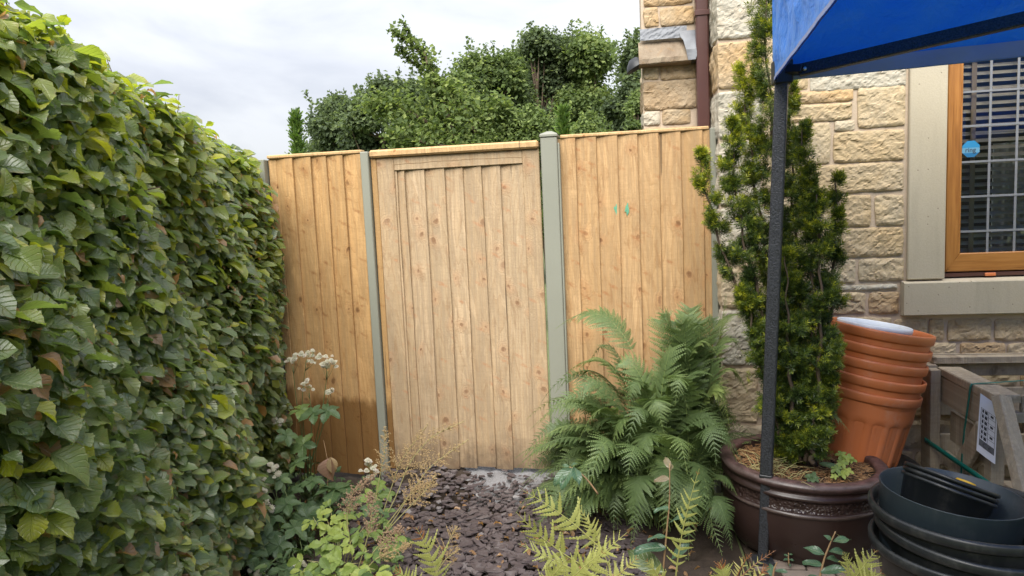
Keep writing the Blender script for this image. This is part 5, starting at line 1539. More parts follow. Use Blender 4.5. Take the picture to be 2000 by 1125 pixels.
# ================================================================== trees beyond the fence
tr = np.random.default_rng(77)
tl_t = [(np.array([(0, 0, 0), (w_, 0.5, h_), (0, 1.0, -0.12), (-w_, 0.5, h_*0.8)], float), np.array([[0, 1, 2, 3]]), {'lu': np.zeros(4), 'lv': np.array([0, .5, 1, .5])}) for w_, h_ in ((0.36, 0.10), (0.30, 0.16), (0.42, 0.06))]
TG = 'trees in full leaf beyond the fence'
def tree(label, px, py_top, wpx, Y, mat_, n_cl=150, lpc=60, ls=0.16, zlow=1.3, spread=0.40, tone=(1.6, 2.0), name='broadleaf_tree', shape=None, group=TG, depth=0.8, cat='tree'):
    top = at(px, py_top, Y)
    wr = wpx/FPX*Y/2*1.01
    x0, z1 = top[0], top[2]
    t = thing(name, label, cat, (x0, Y, 0.0), group)
    H = z1-zlow
    mb = MB()
    # clump centres through an uneven crown made of a few lobes
    nl = 7; n_cl = int(n_cl*1.35)
    lob = []
    for k in range(nl):
        a = tr.uniform(0, 6.28); q = tr.uniform(0, 1)
        lob.append((x0+wr*0.55*math.cos(a), Y+wr*0.55*depth*math.sin(a), zlow+H*(0.12+0.72*k/(nl-1)), wr*(0.70-0.36*(k/(nl-1))**1.4)))
    lob.append((x0, Y, z1-H*0.10, wr*0.26))
    cl = []
    while len(cl) < n_cl:
        l = lob[tr.integers(0, len(lob))]
        d = unit(tr.normal(size=3)); r_ = l[3]*(tr.random()**0.33)*(0.75+0.4*tr.random())
        c = np.array(l[:3])+d*r_*np.array([1, depth, 0.85])
        if c[2] > z1 or c[2] < zlow-0.4: continue
        cl.append(np.append(c, r_/l[3]))
    cl = np.array(cl)
    lpc = int(lpc*2.0); ls *= 0.54
    N = n_cl*lpc
    ci = np.repeat(np.arange(n_cl), lpc)
    sz = tr.uniform(0.35, 1.0, n_cl)[ci]*spread*wr*0.62
    off = tr.normal(size=(N, 3))*np.array([1, 1, 0.6])
    Pp = cl[ci, :3]+off*sz[:, None]*0.62
    Pp[:, 2] = np.minimum(Pp[:, 2], z1+0.05)
    n = unit(tr.normal(size=(N, 3))*0.7+np.array([0, -0.15, 0.9])+off*0.35)
    d = tr.normal(size=(N, 3))+np.array([0, 0, -0.25])
    tt = np.clip(tr.beta(*tone, N)*0.75+tr.uniform(-0.18, 0.3, n_cl)[ci], 0, 1)
    S_ = ls*tr.uniform(0.6, 1.25, N)
    w_ = tr.integers(0, 3, N)
    for k in range(3):
        q = w_ == k
        scatter(mb, tl_t[k], Pp[q], frames(n[q], d[q]), S_[q], tint=tt[q])
    # upright leafy shoots standing out of the crown's top
    for k in range(34):
        c = cl[tr.integers(0, n_cl), :3]
        if c[2] < zlow+0.45*H: continue
        nl_ = 40; L_ = tr.uniform(0.25, 0.6)*min(1.0, wr)
        dv = unit(np.array([tr.normal()*0.3+(c[0]-x0)/wr*0.5, tr.normal()*0.3, 1.0]))
        q = tr.random(nl_)
        Pq = c+dv*(q*L_+0.1*wr)[:, None]+tr.normal(size=(nl_, 3))*0.055*min(1.0, wr)*(1.15-q)[:, None]
        Pq = Pq[Pq[:, 2] < z1+0.04*H]
        if len(Pq) == 0: continue
        scatter(mb, tl_t[0], Pq, frames(tr.normal(size=(len(Pq), 3))*0.8+np.array([0, -0.2, 0.6]), tr.normal(size=(len(Pq), 3))+np.array([0, 0, 0.5])), ls*tr.uniform(0.6, 1.1, len(Pq)), tint=np.clip(tr.beta(*tone, len(Pq))*0.8+0.1, 0, 1))
    cr_ = mb.build('crown', M[mat_], t)
    # trunk and limbs
    tb = MB()
    pts = np.array([[x0+0.10*math.sin(q*3+px), Y+0.08*math.cos(q*4), q*(zlow+H*0.75)] for q in np.linspace(0, 1, 9)])
    tb.tube(pts, np.linspace(0.05*wr+0.06, 0.02, 9), 8)
    tb.build('trunk', M['bark'], t, True)
    lb = MB()
    for k in range(26):
        c = cl[tr.integers(0, n_cl), :3]
        q = int(tr.integers(3, 8)); b = pts[q]
        if c[2] < b[2]-0.3: continue
        mdp = (b+c)/2+np.array([0, 0, -0.05*wr])
        lb.tube([b, mdp, c], [0.012+0.018*wr, 0.008+0.009*wr, 0.006], 5)
    if lb.n: lb.build('limbs', M['bark'], t, True)
    return t
tree('dusky green broadleaf tree at the far left of the tree row, beside the thin conifer', 655, 185, 190, 13.0, 'tree_dark', 170, 70, 0.15)
tree('dark rounded tree behind the arching apple tree', 745, 150, 190, 12.0, 'tree_dark', 170, 70, 0.14)
tree('mid green tree with a feathery top between the apple tree and the tall trees', 930, 98, 230, 14.0, 'tree_mid', 170, 70, 0.15, tone=(1.6, 2.6))
tree('lower dark tree filling the dip just left of the highest tree', 985, 125, 150, 15.5, 'tree_dark', 150, 70, 0.15)
tree('tall dark tree with the highest top of the tree row', 1052, 45, 200, 14.5, 'tree_dark', 210, 75, 0.15, tone=(1.8, 2.0))
tree('tall mid green tree filling in between the highest tree and the bright one', 1105, 66, 170, 16.0, 'tree_mid', 170, 70, 0.15, tone=(1.6, 2.4))
tree('rounded mid green tree standing in the dip left of the tallest tops', 1000, 92, 170, 16.2, 'tree_mid', 170, 70, 0.15, tone=(1.6, 2.4))
tree('full bright green tree left of the house wall, lit on its crown', 1150, 62, 200, 15.0, 'tree_mid', 210, 75, 0.16, tone=(2.0, 1.8))
tree('dark tree crowding against the edge of the set-back house wall', 1242, 72, 160, 13.5, 'tree_dark', 180, 70, 0.15, tone=(1.8, 2.2))
tree('deep green broad tree low behind the others, above the wide fence post', 1075, 150, 240, 16.5, 'tree_dark', 190, 60, 0.17)
tree('broad dark green tree low in the gap behind the gate', 850, 170, 260, 16.0, 'tree_dark', 190, 60, 0.17)
tree('low pale green shrub tree showing over the gate', 1010, 222, 230, 8.5, 'tree_light', 150, 70, 0.085, zlow=1.2, tone=(2.0, 2.0), name='shrub_tree')
tree('small pale shrub showing over the fence behind the slim upright conifer', 1150, 228, 130, 8.0, 'tree_light', 90, 70, 0.08, zlow=1.2, name='shrub_tree')
tree('pale shrub tree showing over the left end of the gate', 850, 235, 190, 9.0, 'tree_light', 120, 70, 0.085, zlow=1.2, tone=(1.7, 2.3), name='shrub_tree')
tree('feathery light green tree drooping beside the house corner', 1246, 180, 90, 9.0, 'tree_light', 110, 80, 0.075, zlow=1.2, name='shrub_tree', tone=(1.5, 1.9))
# apple tree with long arching shoots
ap = thing('apple_tree', 'loose olive green apple tree with a long arching shoot curving up to the left', 'tree', tuple(at(880, 300, 8.0)*np.array([1, 1, 0])), TG)
mb = MB(); lb = MB()
def limb(px_pts, Y, r0, r1, dens, sp, ls, dep=0.15):
    P_ = np.array([at(a, b, Y) for a, b in px_pts])
    s = np.linspace(0, len(P_)-1, 24)
    P_ = np.stack([np.interp(s, np.arange(len(P_)), P_[:, k]) for k in range(3)], 1)
    P_[:, 1] += dep*np.sin(np.linspace(0, 3, 24))
    for _ in range(2): P_[1:-1] = (P_[:-2]+2*P_[1:-1]+P_[2:])/4
    lb.tube(P_, np.linspace(r0, r1, 24), 6)
    N = dens
    q = tr.integers(0, 24, N)
    taper = 1-0.72*(q/23.0)
    off = tr.normal(size=(N, 3))
    Pp = P_[q]+off*(sp*taper)[:, None]
    n = unit(tr.normal(size=(N, 3))*0.7+np.array([0, -0.2, 0.8])); d = tr.normal(size=(N, 3))
    scatter(mb, tl_t[0], Pp, frames(n, d), ls*tr.uniform(0.6, 1.2, N), tint=np.clip(tr.beta(2.0, 2.0, N), 0, 1))
limb([(890, 300), (875, 240), (850, 170), (835, 125), (815, 95), (795, 80), (766, 58)], 8.0, 0.05, 0.006, 900, 0.11, 0.062)
limb([(835, 125), (825, 100), (805, 75), (790, 55), (784, 42)], 8.0, 0.015, 0.004, 150, 0.045, 0.055)
limb([(850, 175), (820, 130), (795, 115), (775, 92)], 8.1, 0.015, 0.004, 260, 0.07, 0.06)
limb([(885, 280), (860, 210), (845, 160)], 8.0, 0.04, 0.02, 1300, 0.19, 0.068)
limb([(930, 260), (890, 190), (865, 175)], 8.2, 0.03, 0.01, 1100, 0.20, 0.068)
limb([(890, 280), (820, 230), (760, 200), (720, 205)], 8.0, 0.03, 0.006, 1500, 0.20, 0.066)
limb([(890, 290), (940, 230), (985, 200)], 8.2, 0.03, 0.006, 900, 0.18, 0.066)
limb([(880, 290), (800, 270), (760, 260)], 7.8, 0.03, 0.006, 900, 0.17, 0.066)
b = at(890, 305, 8.0)
lb.tube([[b[0]+0.05, 8.0, 0], [b[0]+0.02, 8.0, 0.9], b], [0.09, 0.07, 0.05], 8)
mb.build('crown', M['tree_mid'], ap); lb.build('limbs', M['bark'], ap, True)
# slim conifers just beyond the fence
def conifer(label, px, py, wpx, Y):
    top = at(px, py, Y); t = thing('conifer', label, 'conifer', (top[0], Y, 0.0), 'slim upright conifers just beyond the fence')
    H = top[2]; rw = wpx/FPX*Y/2
    mb = MB(); N = 4200
    q = tr.random(N)**0.8; z = 0.3+q*(H-0.3)
    rr_ = rw*np.clip((1-q)*1.25+0.02, 0, 1)**0.75*np.sqrt(tr.random(N))
    a = tr.uniform(0, 6.28, N)
    Pp = np.stack([top[0]+rr_*np.cos(a), Y+rr_*np.sin(a), z-0.03], 1)
    d = np.stack([np.cos(a)*0.35, np.sin(a)*0.35, np.ones(N)], 1)+tr.normal(size=(N, 3))*0.22
    n = np.stack([np.cos(a), np.sin(a), np.zeros(N)], 1)+tr.normal(size=(N, 3))*0.5
    scatter(mb, leaf_t(2, 1, 0.2, 0, 0, 0.1, 0, 0, 0.9, 3), Pp, frames(n, d), tr.uniform(0.04, 0.09, N), tint=np.clip(tr.beta(2, 2, N), 0, 1))
    mb.build('foliage', M['conifer'], t)
    MB().tube([(top[0], Y, 0), (top[0], Y, H*0.9)], [0.02, 0.004], 6).build('trunk', M['bark'], t)
conifer('slim bright conifer at the left end of the tree row, beside the hedge end', 576, 222, 50, 5.0)
conifer('slim conifer tip showing just right of the capped fence post', 1099, 212, 46, 5.2)
# the far side of the garden, behind the photographer: a row of trees seen only mirrored in the window
mb = MB()
N = 26000
xx = tr.uniform(-9, 30, N); zz = tr.uniform(0, 1, N)**0.8*(4.3+0.9*np.sin(xx*1.1)+0.6*np.sin(xx*2.7))
Pp = np.stack([xx, -13+tr.normal(size=N)*0.7+0.8*np.sin(xx*1.9), zz], 1)
scatter(mb, tl_t[0], Pp, frames(tr.normal(size=(N, 3))*0.7+np.array([0, 0.8, 0.6]), tr.normal(size=(N, 3))), tr.uniform(0.3, 0.6, N), tint=np.clip(tr.beta(2, 2.4, N), 0, 1))
tag(mb.build('treeline', M['tree_dark']), 'dark row of garden trees mirrored in the window', 'trees', kind='stuff')

# ================================================================== golden yew in the glazed pot
yr = np.random.default_rng(23)
yew = thing('yew', 'upright golden tipped yew growing in the wide brown pot', 'conifer', (PC[0]+0.02, PC[1], 0.31))
def rosette(nn, seed):
    r = np.random.default_rng(seed)
    V, F, lv = [], [], []
    for k in range(nn):
        q = k/nn; a = k*2.399
        b = np.array([0, 0.62*q, 0])
        sp = 1.05-0.55*q
        d = unit(np.array([math.cos(a)*sp, 0.50+0.5*q, math.sin(a)*sp]))
        L = 0.40*(1.05-0.35*q)*r.uniform(0.85, 1.15)
        s_ = unit(np.cross(d, [0.3, 0.2, 1.0]))*0.042
        i = len(V)
        bend = np.array([0, -0.03, 0])
        L *= 1.2; s_ = s_*0.85
        V += [b, b+d*L*0.45+s_, b+d*L+bend, b+d*L*0.45-s_]
        F.append([i, i+1, i+2, i+3]); lv += [q]*4
    return np.array(V), np.array(F), {'lv': np.array(lv), 'lu': np.zeros(len(V))}
ros = [rosette(15, 5+i) for i in range(4)]
mb = MB(); bl_ = MB()
def column(pxs, Y, dens, rad, gold=0.0, topgold=0.35):
    P_ = np.array([at(a, b, Y+dy) for a, b, dy in pxs])
    L = np.linalg.norm(np.diff(P_, axis=0), axis=1); cum = np.concatenate([[0], np.cumsum(L)])
    n = 40; s = np.linspace(0, cum[-1], n)
    P_ = np.stack([np.interp(s, cum, P_[:, k]) for k in range(3)], 1)
    for _ in range(3): P_[1:-1] = (P_[:-2]+2*P_[1:-1]+P_[2:])/4
    P_[:, 0] += 0.006*np.sin(np.arange(n)*0.9+pxs[0][0]); 
    bl_.tube(P_, np.linspace(0.011, 0.0025, n), 6)
    N = int(dens*1.12*cum[-1]); rad = rad*0.98
    q = yr.random(N)
    # clumped along the stem: side sprigs
    ncl = max(6, int(cum[-1]/0.048)); cq = (np.arange(ncl)+yr.random(ncl))/ncl; ca = yr.uniform(0, 6.28, ncl)
    ci = yr.integers(0, ncl, N)
    q = np.clip(cq[ci]+yr.normal(size=N)*0.011, 0, 1)
    a = ca[ci]+yr.normal(size=N)*0.75
    base = np.stack([np.interp(q, np.linspace(0, 1, n), P_[:, k]) for k in range(3)], 1)
    rr_ = rad*(1-0.62*q**2.2)*np.sqrt(yr.uniform(0.05, 1, N))*yr.uniform(0.6, 1.3, ncl)[ci]
    out_ = np.stack([np.cos(a), np.sin(a), np.zeros(N)], 1)
    Pp = base+out_*rr_[:, None]+np.array([0, 0, 1])*(rr_*0.65)[:, None]
    d = out_*0.75+np.array([0, 0, 1.0])+yr.normal(size=(N, 3))*0.35
    nn_ = yr.normal(size=(N, 3))
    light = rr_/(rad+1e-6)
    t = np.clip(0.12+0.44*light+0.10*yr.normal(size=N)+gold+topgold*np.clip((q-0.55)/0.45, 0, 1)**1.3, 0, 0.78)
    tipg = yr.random(N) < (0.10+0.45*gold+0.30*np.clip((q-0.6)/0.4, 0, 1))
    t = np.where(tipg, np.clip(t+0.28, 0, 1), t)
    w_ = yr.integers(0, 4, N)
    for k in range(4):
        m_ = w_ == k
        V, F, A = ros[k]
        nk = int(m_.sum())
        tmp = MB(); scatter(tmp, (V, F, {'lu': A['lu']}), Pp[m_], frames(nn_[m_], d[m_]), yr.uniform(0.033, 0.054, nk), tint=t[m_])
        tt_ = np.clip(np.concatenate(tmp.A['tint'])+np.tile((A['lv']-0.45)*0.42, nk), 0, 1)
        mb.add(np.concatenate(tmp.V), np.concatenate(tmp.L).reshape(-1, 4), tint=tt_, lu=0.0, lv=0.0)
YD = 1.35
column([(1560, 905, 0), (1530, 600, 0.02), (1512, 300, 0.02), (1496, 90, 0.02), (1490, -120, 0.02)], 3.10, 1250, 0.095, 0.06)
column([(1553, 900, 0.02), (1500, 650, -0.03), (1450, 460, -0.03), (1432, 330, -0.02), (1428, 235, -0.02)], 3.08, 1250, 0.075)
column([(1550, 900, 0), (1480, 640, 0.0), (1420, 520, 0.02), (1392, 420, 0.03), (1372, 355, 0.03), (1365, 300, 0.03)], 3.08, 900, 0.052)
column([(1557, 900, 0.05), (1500, 520, 0.06), (1470, 330, 0.05), (1455, 200, 0.05), (1450, 140, 0.05)], 3.10, 1000, 0.068, 0.1)
column([(1590, 900, 0.0), (1618, 680, -0.02), (1628, 520, -0.02), (1632, 430, -0.02), (1632, 350, -0.02)], 3.08, 1150, 0.050)
column([(1580, 900, 0.0), (1590, 640, -0.05), (1585, 440, -0.06), (1572, 320, -0.05), (1566, 252, -0.05)], 3.08, 1250, 0.078)
column([(1570, 900, 0.05), (1560, 600, 0.05), (1548, 380, 0.06), (1543, 240, 0.06), (1541, 165, 0.06)], 3.10, 1000, 0.062)
column([(1575, 900, -0.08), (1598, 760, -0.09), (1604, 600, -0.09), (1600, 470, -0.08), (1592, 380, -0.08)], 3.06, 1300, 0.070)
column([(1560, 900, -0.06), (1545, 760, -0.09), (1538, 620, -0.1), (1535, 500, -0.1)], 3.06, 1400, 0.085)
column([(1555, 900, 0.02), (1500, 760, 0.0), (1470, 650, -0.02), (1458, 560, -0.02)], 3.06, 1200, 0.075)
column([(1570, 900, 0.0), (1600, 830, -0.05), (1612, 740, -0.05), (1622, 660, -0.05)], 3.06, 1200, 0.060)
column([(1545, 905, 0.0), (1522, 860, -0.05), (1515, 800, -0.05), (1512, 720, -0.05)], 3.06, 1100, 0.060)
column([(1585, 905, -0.1), (1588, 870, -0.12), (1592, 800, -0.12)], 3.05, 1500, 0.055)
tag(mb.build('foliage', M['needle'], yew), kind='stuff')
bl_.build('branches', M['bark'], yew, True)
tk = MB()
for (a, b, c) in ((1548, 1540, 0.018), (1572, 1574, 0.020), (1588, 1596, 0.015)):
    tk.tube([at(a, 918, 3.08), at((a+b)/2, 860, 3.08), at(b, 780, 3.08)], [c, c*0.85, c*0.6], 8)
tk.build('trunk', M['bark'], yew, True)

# ================================================================== ferns
fr = np.random.default_rng(55)
def frond_parts(P0, P1, P2, W, npin=27, npl=17, ang=0.32, droop=0.25, roll=0.0, stipe=0.16, tint=0.4, lobed=False, seed=0, side=None, tipdry=0.0, tipw=0.0):
    r = np.random.default_rng(seed)
    P0, P1, P2 = (np.asarray(q, float) for q in (P0, P1, P2))
    bz = lambda t: (1-t)**2*P0+2*t*(1-t)*P1+t*t*P2
    bt = lambda t: unit(2*(1-t)*(P1-P0)+2*t*(P2-P1))
    mb = MB()
    ts = np.linspace(0, 1, 16)
    mb.tube(np.array([bz(t) for t in ts]), np.linspace(0.0024, 0.0006, 16)*(1.2 if lobed else 1), 4, tint=min(1, tint+0.28), lv=0, lu=0)
    h = P2-P0
    pl = np.cross(P1-P0, P2-P0)
    S0 = np.cross(h, [0, 0, 1.0]) if side is None else np.asarray(side, float)
    if np.linalg.norm(S0) < 1e-4: S0 = np.array([1.0, 0, 0])
    S0 = unit(S0)
    V = []; F = []; TT = []
    for k in range(npin):
        q = (k+0.5)/npin
        t = stipe+(1-stipe)*q*0.985
        p = bz(t); T = bt(t)
        S = unit(S0-(S0 @ T)*T); N = np.cross(S, T)
        if N[2] < 0 and side is None: N = -N
        c_, s_ = math.cos(roll), math.sin(roll)
        S, N = c_*S+s_*N, c_*N-s_*S
        prof = min(1.0, 0.50+1.6*q)*(1-q**1.7)**0.85 if not lobed else min(1.0, 0.55+1.4*q)*(1-q**2.0)**0.8
        L0 = W*prof+0.004
        for sg in (1, -1):
            if lobed and r.random() < 0.10: continue
            L = L0*(r.uniform(0.86, 1.08) if not lobed else r.uniform(0.62, 1.15))
            a = ang+0.45*q+r.normal()*(0.10 if not lobed else 0.17)
            d = S*sg*math.cos(a)+T*math.sin(a)
            dr = droop*r.uniform(0.6, 1.4)+(r.normal()*0.22 if lobed else 0.0)
            m = max(4, int(npl*(0.45+0.55*prof)))
            j = np.arange(m); s = (j+0.4)/m
            base = p+d*(L*s)[:, None]-N*(dr*L*s**2)[:, None]+T*(0.10*L*s**2)[:, None]
            dd = unit(d-N*(2*dr*s)[:, None]+T*(0.2*s)[:, None])
            e = unit(np.cross(N, dd))
            step = L/m
            wj = (0.150*L0 if not lobed else 0.135*L0)*(1-s**1.6*0.86)*min(1, 0.5+prof*0.8)
            wj = np.maximum(wj, 0.0012)
            for s2 in (1, -1):
                w_ = wj[:, None]*r.uniform(0.85, 1.15, (m, 1))
                o = e*s2
                hw = step*(0.42 if not lobed else 0.56)
                a0 = base-dd*hw; a1 = base+dd*hw
                tipp = base+o*w_+dd*(w_*(0.42 if not lobed else 0.25))-N*(w_*0.18)
                m1 = base-dd*hw*0.75+o*w_*0.60+dd*w_*0.16; m2 = base+dd*hw*0.80+o*w_*0.62+dd*w_*0.30
                n0 = sum(len(x) for x in V)
                Q = np.stack([a0, m1, tipp, m2, a1], 1).reshape(-1, 3)
                V.append(Q)
                I = np.arange(m)[:, None]*5+n0
                F.append(np.concatenate([I, I+1, I+2, I+3, I+4], 1))
                tt = tint+0.16*s-0.10*(1-q)+r.normal(size=m)*0.05
                if tipdry: tt = np.where((q > 1-tipdry) | (s > 1.05-0.5*tipdry*r.random()), 0.95+0.05*r.random(m), np.minimum(tt, 0.86))
                TT.append(np.repeat(tt, 5))
    mb.add(np.concatenate(V), np.concatenate(F), tint=np.clip(np.concatenate(TT), 0, 1), lu=0.0, lv=0.0)
    return mb
fern = thing('lady_fern', 'big arching green fern filling the corner between the gate and the brown pot', 'fern', (0.16, 3.18, 0.0))
B0 = np.array([0.13, 3.18, 0.02])
nf = 0
def fr_px(tip, Yt, ctl, Yc, W=0.095, base=None, tint=0.42, **k):
    global nf
    b = B0+np.array([fr.normal()*0.05, fr.normal()*0.04, 0]) if base is None else np.asarray(base)
    frond_parts(b, at(*ctl, Yc), at(*tip, Yt), W*1.15, tint=tint+fr.normal()*0.06, seed=1000+nf, roll=fr.normal()*0.2, **k).build('frond', M['fern'], fern); nf += 1
# the fronds that give the clump its outline
fr_px((1085, 642), 3.36, (1255, 500), 3.38, 0.105, tint=0.50, stipe=0.45)
fr_px((1098, 735), 3.30, (1250, 600), 3.32, 0.095, tint=0.50, stipe=0.4)
fr_px((1036, 838), 3.22, (1190, 680), 3.22, 0.085, tint=0.46, stipe=0.3)
fr_px((1008, 915), 3.16, (1130, 780), 3.14, 0.085, tint=0.40)
fr_px((1050, 960), 3.05, (1130, 800), 3.10, 0.08, tint=0.34)
fr_px((1015, 960), 3.20, (1140, 820), 3.20, 0.08, tint=0.30)
fr_px((1370, 588), 3.46, (1330, 720), 3.40, 0.055, tint=0.42, stipe=0.4)
fr_px((1300, 650), 3.46, (1280, 760), 3.40, 0.06, tint=0.45, stipe=0.4)
fr_px((1460, 620), 3.44, (1360, 560), 3.42, 0.085, base=(0.28, 3.3, 0.02), tint=0.55, stipe=0.4)
fr_px((1418, 575), 3.48, (1400, 700), 3.42, 0.085, base=(0.34, 3.42, 0.02), tint=0.52, stipe=0.4)
fr_px((1452, 690), 3.30, (1380, 560), 3.34, 0.085, base=(0.26, 3.25, 0.02), tint=0.58, stipe=0.4)
fr_px((1462, 770), 3.22, (1390, 600), 3.28, 0.085, base=(0.24, 3.22, 0.02), tint=0.55, stipe=0.4)
fr_px((1425, 835), 3.12, (1390, 610), 3.22, 0.085, base=(0.22, 3.2, 0.02), tint=0.74, stipe=0.4)
fr_px((1405, 700), 3.20, (1330, 560), 3.30, 0.085, base=(0.18, 3.22, 0.02), tint=0.52, stipe=0.4)
fr_px((1345, 800), 3.04, (1280, 600), 3.15, 0.09, tint=0.55, stipe=0.3)
fr_px((1300, 860), 2.96, (1250, 640), 3.05, 0.09, tint=0.52, stipe=0.3)
fr_px((1225, 800), 3.02, (1260, 620), 3.12, 0.09, tint=0.50, stipe=0.3)
fr_px((1190, 900), 2.96, (1230, 680), 3.02, 0.09, tint=0.46, stipe=0.3)
fr_px((1140, 870), 3.06, (1220, 700), 3.08, 0.085, tint=0.42, stipe=0.3)
fr_px((1240, 960), 2.88, (1270, 700), 2.95, 0.09, tint=0.46, stipe=0.3)
fr_px((1300, 1060), 2.78, (1310, 760), 2.88, 0.10, tint=0.46, stipe=0.35)
fr_px((1345, 1095), 2.74, (1350, 790), 2.84, 0.10, tint=0.50, stipe=0.35)
fr_px((1392, 1060), 2.80, (1380, 760), 2.88, 0.09, tint=0.48, stipe=0.35)
fr_px((1232, 1075), 2.76, (1240, 800), 2.84, 0.09, tint=0.40, stipe=0.35)
fr_px((1440, 905), 2.98, (1390, 740), 3.04, 0.05, base=(0.24, 3.15, 0.02), tint=0.50, stipe=0.5)
fr_px((1440, 968), 2.90, (1390, 860), 2.96, 0.05, base=(0.2, 3.1, 0.02), tint=0.50, stipe=0.5)
fr_px((1430, 1075), 2.78, (1400, 880), 2.86, 0.07, base=(0.22, 3.05, 0.02), tint=0.34, stipe=0.4)
# the rest of the clump
for k in range(140):
    az = fr.uniform(0, 2*math.pi)
    reach = fr.uniform(0.25, 0.70)
    zt = fr.uniform(0.02, 0.80)*(1.2-reach)
    b = B0+np.array([fr.normal()*0.06, fr.normal()*0.05, 0])
    u = np.array([math.cos(az), math.sin(az)*0.70])
    tip = np.array([b[0]+u[0]*reach*1.2+0.0, min(b[1]+u[1]*reach, 3.56), zt])
    ctl = np.array([b[0]+u[0]*reach*0.55+0.02, min(b[1]+u[1]*reach*0.55, 3.52), zt+fr.uniform(0.25, 0.48)])
    if tip[0] > 0.47 and tip[1] < 3.36: continue
    if tip[0] < -0.50: continue
    frond_parts(b, ctl, tip, fr.uniform(0.085, 0.125), tint=fr.uniform(0.18, 0.62), seed=1200+k, roll=fr.normal()*0.4, npin=23, npl=12).build('frond', M['fern'], fern)
for k in range(116):
    left = k < 66
    b = (np.array([-0.02, 3.20, 0.02]) if left else np.array([0.31, 3.33, 0.02]))+fr.normal(size=3)*np.array([0.05, 0.05, 0])
    az = fr.uniform(2.3, 4.9) if left else fr.uniform(0.2, 5.2)
    reach = fr.uniform(0.28, 0.60) if left else fr.uniform(0.10, 0.26)
    zt = fr.uniform(0.02, 0.36) if left else fr.uniform(0.30, 0.92)
    tip = np.array([b[0]+math.cos(az)*reach*(0.9 if left else 0.6), min(b[1]+math.sin(az)*reach*0.55, 3.58), zt])
    ctl = np.array([b[0]+math.cos(az)*reach*0.5, min(b[1]+math.sin(az)*reach*0.3, 3.52), zt+fr.uniform(0.2, 0.4)])
    if tip[0] < -0.54 or tip[0] > 0.47: continue
    frond_parts(b, ctl, tip, fr.uniform(0.08, 0.115), tint=fr.uniform(0.2, 0.62), seed=1500+k, roll=fr.normal()*0.5, npin=23, npl=12).build('frond', M['fern'], fern)
# the spare frond that pokes out past the yew
f2 = thing('fern_sprig', 'single green fern frond poking out in front of the orange pots', 'fern', tuple(at(1590, 800, 3.02)))
frond_parts(at(1588, 830, 3.05), at(1612, 775, 3.0), at(1660, 845, 2.98), 0.062, npin=16, npl=9, tint=0.55, seed=5, stipe=0.12).build('frond', M['fern'], f2)

YG = 'yellowing ferns along the front of the bed'
def yfern(label, loc, fronds, dry=0.0):
    t = thing('yellow_fern', label, 'fern', loc, YG)
    for i, (bp_, cp_, tp_, Yb, Yt, W, tint) in enumerate(fronds):
        a, c, e = at(*bp_, Yb), at(*cp_, (Yb+Yt)/2), at(*tp_, Yt)
        side = np.cross(e-a, np.array([0.1, -1.0, 0.55]))
        frond_parts(a, c, e, W, npin=12, npl=9, ang=0.40, droop=0.10, tint=tint, lobed=True, seed=2000+i+int(bp_[0]), side=side, stipe=0.18, tipdry=dry, roll=fr.normal()*0.25).build('frond', M['fern_y'], t)
    return t
yfern('yellow-green fern with several fronds, at the foot of the big green fern', tuple(atz(1130, 1180, 0)), [
    ((1190, 1090), (1120, 1010), (1022, 958), 2.30, 2.26, 0.085, 0.42), ((1170, 1120), (1080, 1080), (1008, 1000), 2.28, 2.2, 0.085, 0.45),
    ((1160, 1135), (1100, 1100), (1012, 1062), 2.22, 2.14, 0.075, 0.40), ((1190, 1110), (1165, 1040), (1128, 988), 2.36, 2.36, 0.05, 0.55),
    ((1120, 1150), (1150, 1100), (1225, 1040), 2.22, 2.2, 0.07, 0.48), ((1090, 1160), (1120, 1120), (1180, 1075), 2.15, 2.12, 0.075, 0.42),
    ((1060, 1165), (1070, 1130), (1110, 1090), 2.12, 2.1, 0.06, 0.5), ((1150, 1180), (1210, 1120), (1245, 1090), 2.2, 2.2, 0.06, 0.6)], 0.10)
yfern('lone ragged yellow fern frond with a brown tip, in front of the slate path', tuple(atz(850, 1180, 0)), [
    ((862, 1165), (850, 1085), (812, 1030), 2.20, 2.16, 0.075, 0.45), ((850, 1180), (800, 1130), (770, 1112), 2.16, 2.12, 0.05, 0.45)], 0.22)
yfern('pale yellow fern frond standing upright before the big green fern', tuple(atz(1320, 1180, 0)), [
    ((1318, 1150), (1325, 1040), (1366, 915), 2.34, 2.34, 0.060, 0.40), ((1300, 1160), (1290, 1120), (1262, 1095), 2.25, 2.22, 0.05, 0.5)], 0.12)
yfern('small yellow fern tuft at the foot of the black tubs', tuple(atz(1680, 1170, 0)), [
    ((1660, 1150), (1672, 1120), (1712, 1075), 2.26, 2.24, 0.058, 0.42), ((1672, 1160), (1690, 1135), (1722, 1118), 2.24, 2.22, 0.05, 0.48), ((1660, 1150), (1655, 1110), (1650, 1078), 2.26, 2.25, 0.03, 0.45)], 0.06)
yfern('withered brown and yellow fern crumpled at the foot of the gazebo leg', tuple(atz(1440, 1190, 0)), [
    ((1420, 1160), (1455, 1110), (1515, 1075), 2.30, 2.36, 0.022, 0.97), ((1430, 1160), (1440, 1110), (1468, 1080), 2.3, 2.32, 0.03, 0.96), ((1410, 1160), (1420, 1125), (1405, 1098), 2.24, 2.24, 0.05, 0.45), ((1440, 1170), (1480, 1130), (1500, 1105), 2.24, 2.24, 0.035, 0.96)], 0.35)

